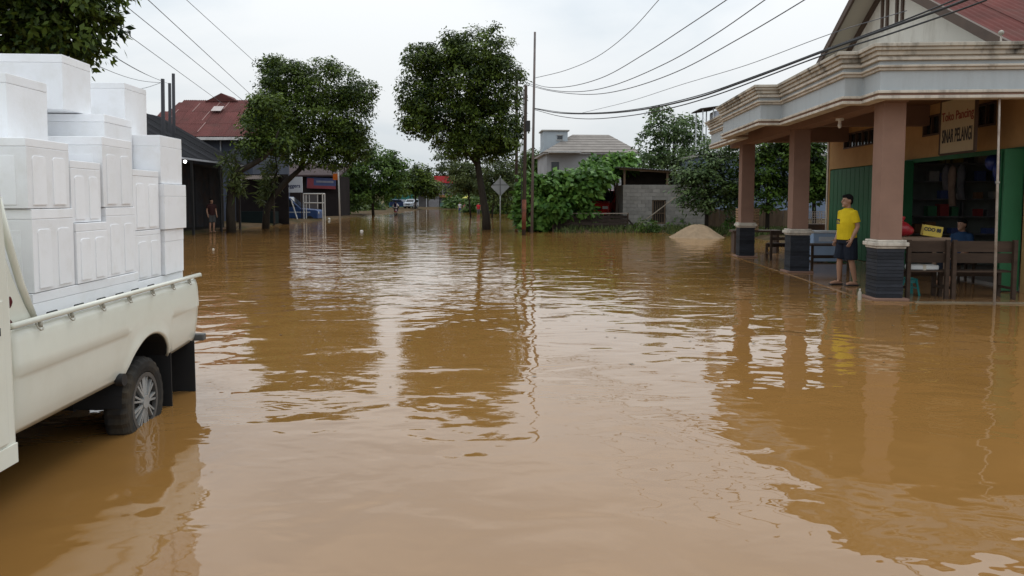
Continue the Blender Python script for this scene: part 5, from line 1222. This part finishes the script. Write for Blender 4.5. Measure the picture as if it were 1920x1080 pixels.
# round trees further up the road
def simple_tree(name, label, px, d, L, n, size, lm, seed, base_z=-.35, trunk_r=.16, group=None, px_top=None, **kw):
    b = Vector((at(px, 375, d).x, d, base_z)); Ls = lobes_at(b, L)
    zt = max(l[2] for l in Ls); cx = sum(l[0] for l in Ls) / len(Ls)
    tk = [(0, 0, -.1, trunk_r), (cx * .2, 0, zt * .3, trunk_r * .85), (cx * .6, 0, zt * .6, trunk_r * .6), (cx, 0, zt, trunk_r * .2)]
    lm_ = [((cx * .3, 0, zt * .4), (l[0], l[1], l[2]), trunk_r * .45) for l in Ls[:4]]
    return tree(name, label, b, tk, lm_, Ls, n, size, LM[lm], seed, group, **kw)
simple_tree('roadside_tree', 'rounded bright green tree beyond the lamp post', 700, 80, [(700, 325, 0, 3.0, 3.0, 2.3), (735, 330, 0, 1.6, 1.8, 1.8), (664, 335, 0, 1.8, 2, 1.7), (650, 350, 0, 1.2, 1.4, 1.2), (650, 385, 0, 1.0, 1.2, .8), (715, 295, 0, 1.6, 1.8, 1.2), (660, 365, 0, 1.4, 1.6, 1.0), (740, 355, 0, 1.2, 1.4, .9), (690, 365, 0, 1.6, 2, .8)], 15000, .32, 'mid', 21, bumps=20, spread=.55)
gT = 'trees lining the far end of the road'
simple_tree('roadside_tree', 'dark tree behind the teal fence', 778, 128, [(780, 335, 0, 2.6, 2.6, 2.2), (795, 350, 0, 2.2, 2.4, 1.6), (765, 350, 0, 2.0, 2.2, 1.4), (765, 335, 0, 1.5, 1.5, 1.2), (810, 352, 0, 2.0, 2.0, 1.4), (790, 318, 0, 1.6, 1.6, 1.0)], 8500, .45, 'dark', 22, group=gT, spread=.8, bumps=10)
simple_tree('roadside_tree', 'sparse olive tree rising over the red fronted shop', 835, 175, [(830, 305, 0, 3.0, 3, 2.2), (850, 315, 0, 3.0, 3, 2.5), (820, 320, 0, 2.0, 2.4, 1.8), (860, 335, 0, 3.4, 3, 2.2), (838, 340, 0, 3.6, 3, 2)], 4200, .55, 'olive', 23, group=gT, spread=.9, base_z=.2)
simple_tree('roadside_tree', 'small olive green tree left of the tall tree trunk', 883, 72, [(872, 330, 0, 1.6, 1.6, 1.3), (885, 345, 0, 1.3, 1.4, .9), (858, 345, 0, 1.0, 1.1, .8), (870, 312, 0, 1.0, 1, .6)], 6000, .24, 'olive', 24, trunk_r=.09, group=gT, spread=.45)
simple_tree('roadside_tree', 'small olive green tree behind the diamond sign', 922, 70, [(925, 325, 0, 1.5, 1.6, 1.4), (945, 345, 0, 1.3, 1.4, 1.2), (910, 350, 0, 1.0, 1.1, .9), (955, 318, 0, 1.2, 1.2, 1.0), (930, 365, 0, 1.3, 1.4, .8)], 7000, .24, 'olive', 25, trunk_r=.09, group=gT, spread=.45)
far_specs = [(560, 110, 340, 5.0, 3.4, 'dark', 'far dark tree behind the banner shopfront'), (625, 130, 350, 5.0, 3.0, 'mid', 'far green tree between the shopfront and the round tree'), (655, 150, 345, 4.5, 3.2, 'dark', 'far dark tree behind the round green tree'), (735, 170, 352, 5, 3.0, 'mid', 'far green tree behind the cream gate posts'),
             (800, 190, 345, 5.5, 3.6, 'dark', 'far dark tree at the bend of the road'), (890, 150, 350, 5, 3.4, 'mid', 'far green tree behind the distant waders'), (930, 130, 348, 5, 3.4, 'dark', 'far dark tree behind the diamond sign'), (990, 110, 335, 4.5, 3.6, 'mid', 'far tree behind the two right hand poles'),
             (1000, 85, 300, 1.6, 1.9, 'mid', 'small tree beside the grey house tower'), (1180, 90, 330, 4, 3.0, 'mid', 'far tree behind the grey house roof'), (475, 90, 340, 5, 4, 'dark', 'far dark tree behind the white notice'), (1290, 75, 315, 3.5, 3.0, 'mid', 'far tree in the gap before the blue house'),
             (655, 105, 384, 2.4, 1.3, 'dark', 'low dark hedge bush under the round green tree'), (690, 115, 384, 2.4, 1.3, 'dark', 'low dark hedge bush beside the cream gate posts'), (625, 95, 384, 2.0, 1.4, 'dark', 'low dark hedge bush beside the banner shopfront'),
             (905, 100, 380, 2.4, 1.6, 'mid', 'low green bush behind the person in red'), (945, 90, 378, 2.2, 1.8, 'dark', 'low dark bush behind the diamond sign'), (860, 140, 382, 2.6, 1.4, 'mid', 'low green bush beside the red fronted shop')]
for i, (px, d, py, rx, rz_1, lm, lb) in enumerate(far_specs):
    w = rx / d * F
    simple_tree('background_tree', lb, px, d, [(px, py, 0, rx * .7, rx * .7, rz_1 * .7), (px - w * .5, py + 12, 0, rx * .5, rx * .6, rz_1 * .6), (px + w * .5, py + 10, 0, rx * .5, rx * .6, rz_1 * .6), (px + w * .1, py + 22, 0, rx * .8, rx * .6, rz_1 * .6)], 4200, .0042 * d, lm, 40 + i, base_z=.0, group='trees closing the background', spread=.009 * d, per=24)
# broad leaved shrubs on the right bank
shr = [(992, 38.9, [(994, 375, 1, .55, .8, 1.0), (986, 404, 1, .4, .6, .6), (1000, 408, 1, .6, .7, .6), (992, 345, 1, .45, .6, .5)], 'broad leaved shrub at the foot of the wooden pole'),
       (1035, 39.6, [(1030, 360, 0, 1.1, 1.0, .8), (1015, 390, 0, 1.0, 1.0, .9), (1050, 385, 0, 1.0, 1, .8), (1040, 340, 0, .8, .8, .5), (1010, 415, 0, .8, .8, .5)], 'lush light green shrub behind the low board fence'),
       (1095, 39.9, [(1090, 345, 0, 1.2, 1.1, .8), (1105, 345, 0, .8, 1, .6), (1075, 370, 0, 1.0, 1, .8), (1098, 395, 0, .6, .7, .4), (1118, 330, 0, .8, .9, .4), (1068, 340, 0, .7, .8, .6)], 'bright broad leaved shrub spreading beside the carport'),
       (1148, 43.0, [(1140, 316, 0, 1.0, 1, .5), (1165, 305, 0, .8, .9, .5), (1120, 315, 0, .8, .9, .5)], 'shrub rising above the carport roof')]
for i, (px, d, L, lb) in enumerate(shr):
    simple_tree('broadleaf_shrub', lb, px, d, L, 3400, .34, 'shrub', 60 + i, base_z=.0, trunk_r=.07, group='shrubs on the right bank', cat='shrub', spread=.42, asp=.62, per=16)
# airy tall tree, palm and layered trees before the blue house
simple_tree('garden_tree', 'tall airy grey green tree behind the block shed', 1262, 56, [(1250, 240, 0, 1.5, 1.5, 1.0), (1285, 245, 0, 1.3, 1.4, 1.0), (1225, 260, 0, 1.1, 1.2, .9), (1300, 275, 0, 1.2, 1.2, 1.0), (1260, 285, 0, 1.6, 1.6, 1.1), (1240, 215, 0, .8, .9, .5), (1295, 225, 0, .7, .8, .5), (1230, 300, 0, 1.2, 1.2, .8), (1285, 310, 0, 1.5, 1.5, .9)], 6800, .26, 'grey', 70, base_z=.1, trunk_r=.13, spread=.42, per=22, shell=(.5, 1.1))
lay = [(1325, 35.5, [(1320, 330, 0, 1.3, 1.2, .45), (1300, 350, 0, .9, 1, .35), (1345, 345, 0, 1.1, 1.1, .4), (1310, 380, 0, .9, .9, .35), (1350, 385, 0, 1.0, 1, .4), (1325, 298, 0, 1.2, 1.1, .5), (1360, 300, 0, 1.1, 1.0, .6), (1375, 350, 0, 1.0, 1.0, .6), (1350, 275, 0, .9, 1, .4), (1300, 325, 0, 1.0, 1.0, .4), (1290, 375, 0, .5, .6, .25), (1335, 365, 0, 1.1, 1.1, .4)], 'layered leafy tree overhanging the sand heap'),
       (1440, 34.0, [(1430, 320, 0, 1.2, 1.2, .5), (1450, 345, 0, 1.1, 1.1, .5), (1420, 350, 0, 1.0, 1.1, .5), (1460, 295, 0, 1.4, 1.1, .6), (1430, 268, 0, 1.5, 1.3, .5), (1480, 262, 0, 1.2, 1.3, .5), (1440, 375, 0, 1.1, 1.1, .4), (1415, 290, 0, .9, 1, .4)], 'leafy tree seen between the two rear pillars'),
       (1528, 33.0, [(1525, 330, 0, .9, 1, .5), (1545, 350, 0, .9, 1, .5), (1515, 360, 0, .8, .9, .4), (1500, 300, 0, 1.0, .9, .6), (1540, 305, 0, .7, .7, .4), (1505, 268, 0, 1.1, 1.1, .5), (1535, 330, 0, .9, .9, .5)], 'leafy tree seen beside the orange wall')]
for i, (px, d, L, lb) in enumerate(lay):
    simple_tree('garden_tree', lb, px, d, L, 9500, .20, 'grey' if i == 0 else 'mid', 75 + i, base_z=.1, trunk_r=.10, group='leafy trees behind the veranda', spread=.34, per=24, up=.9, jit=.25)
# coconut palm
pb = Vector((at(1218, 375, 60).x, 60, .2)); pm = thing('palm', 'young palm with drooping fronds behind the shed roof', 'palm', pb)
MB().tube([(0, 0, 0), (.1, 0, 2), (.05, 0, 4.6)], [.2, .16, .12], 10).build('trunk', BARK(), pm, smooth=True)
rp_ = random.Random(8); leafp = leaf_mat('leaf_palm', (.03, .07, .02), (.09, .16, .04))
for k in range(13):
    a = k * 2.4; el = rp_.uniform(.25, 1.15); Lf = rp_.uniform(2.0, 2.8); fr_ = MB(); prev = None
    for i in range(9):
        u = i / 10; rr_ = Lf * u * math.cos(el * (1 - .3 * u)); z = 4.6 + Lf * (math.sin(el) * u - .55 * u * u)
        p = Vector((rr_ * math.cos(a), rr_ * math.sin(a), z)); side = Vector((-math.sin(a), math.cos(a), 0))
        if prev is not None:
            wv = .42 * math.sin(math.pi * min(1, u * .9 + .1)) + .03
            for s_ in (-1, 1):
                fr_.add([prev, p, p + side * s_ * wv + Vector((0, 0, -.20 * wv * 2)), p * .6 + prev * .4 + side * s_ * wv + Vector((0, 0, -.2 * wv * 2))], [(0, 1, 2, 3)])
        prev = p
    o = fr_.build('frond', leafp, pm); at_ = o.data.attributes.new('tint', 'FLOAT', 'POINT'); at_.data.foreach_set('value', [rp_.uniform(.2, .8)] * len(o.data.vertices))
# ground plants on the right bank
def grass(name, n, box, seed, h=.35):
    g = np.random.default_rng(seed); x = g.uniform(box[0], box[1], n); y = g.uniform(box[2], box[3], n)
    z = ground_h(x, y); k = z > -.06; x, y, z = x[k], y[k], z[k]; n = len(x)
    a = g.uniform(0, 6.28, n); hh = h * (.4 + g.random(n)); w = .02 + .02 * g.random(n); ln = g.normal(size=(n, 2)) * .4 * hh[:, None]
    V = np.zeros((n, 4, 3)); dx, dy = np.cos(a) * w, np.sin(a) * w
    V[:, 0] = np.stack([x - dx, y - dy, z], -1); V[:, 1] = np.stack([x + dx, y + dy, z], -1)
    V[:, 2] = np.stack([x + dx * .3 + ln[:, 0], y + dy * .3 + ln[:, 1], z + hh], -1); V[:, 3] = np.stack([x - dx * .3 + ln[:, 0], y - dy * .3 + ln[:, 1], z + hh], -1)
    me = bpy.data.meshes.new(name); me.from_pydata(V.reshape(-1, 3).tolist(), [], np.arange(4 * n).reshape(-1, 4).tolist())
    at_ = me.attributes.new('tint', 'FLOAT', 'POINT'); at_.data.foreach_set('value', np.repeat(g.random(n), 4).astype(np.float32)); me.materials.append(LM['olive'])
    o = stuff(put(me, name)); tag(o, 'grass and low weeds along the right bank', 'grass')
grass('bank_grass', 9000, (1.0, 16, 32.5, 40), 3, .22)
for i, (px, py, lb) in enumerate(((1110, 428, 'spiky clump of weeds before the low fence'), (1212, 436, 'dark weed clump at the foot of the block shed'), (1268, 432, 'leafy weeds beside the sand heap'), (1070, 425, 'pale leafy weed by the fence post'), (1372, 440, 'bright weeds beyond the sand heap'), (1150, 430, 'low weeds at the carport corner'))):
    b = gr(px, py); b.z = max(-.05, float(ground_h(np.array([b.x]), np.array([b.y]))[0])); t = thing('weed_clump', lb, 'weeds', b, 0, 'weeds along the right bank')
    put(leaf_mesh('weed', [(0, 0, .35, .4, .3, .35), (.25, 0, .2, .3, .3, .2)], 260, .26, 90 + i, LM['shrub' if i % 2 == 0 else 'mid'], per=13, spread=.22, asp=.25, up=.3), 'leaves', t)
    MB().tube([(0, 0, -.05), (.05, 0, .45)], [.02, .008], 5).build('stem', BARK(), t)
for lb, a, b in (('crooked dead branch at the corner of the block shed', (1160, 436), (1185, 418)), ('thin dead stick beside the block shed window', (1178, 412), (1192, 436))):
    A = at(*a, 39.2); B = at(*b, 39.3); tag(MB().tube([A, A.lerp(B, .5) + Vector((.06, 0, .05)), B], [.05, .04, .02], 6).build('dead_branch', BARK(), None), lb, 'branch')

# leaf litter drifting on the flood
def litter():
    g = np.random.default_rng(77); n = 300
    x = g.normal(0, 1, n) * 5 + g.choice([-3, 1, 4], n); y = 6.5 + g.random(n) ** 1.2 * 32; k = (np.abs(x) < 12) & ~((x > 4.2) & (y > 10)) & ~((x < -2.2) & (y < 8)); x, y = x[k], y[k]; n = len(x)
    a = g.uniform(0, 6.28, n); L = .012 + .03 * g.random(n); W = L * (.3 + .3 * g.random(n)); V = np.zeros((n, 4, 3)); ca, sa = np.cos(a), np.sin(a)
    for i, (u, v, z) in enumerate(((-1, 0, .003), (0, -1, .007), (1, 0, .004), (0, 1, .008))):
        V[:, i] = np.stack([x + ca * L * u - sa * W * v, y + sa * L * u + ca * W * v, np.full(n, z)], -1)
    me = bpy.data.meshes.new('leaf_litter'); me.from_pydata(V.reshape(-1, 3).tolist(), [], np.arange(4 * n).reshape(-1, 4).tolist())
    me.materials.append(M('dead_leaf', (.09, .055, .02), .7, .5, 2, pos=True)); tag(stuff(put(me, 'leaf_litter')), 'small dead leaves drifting on the brown flood water', 'leaves')
litter()
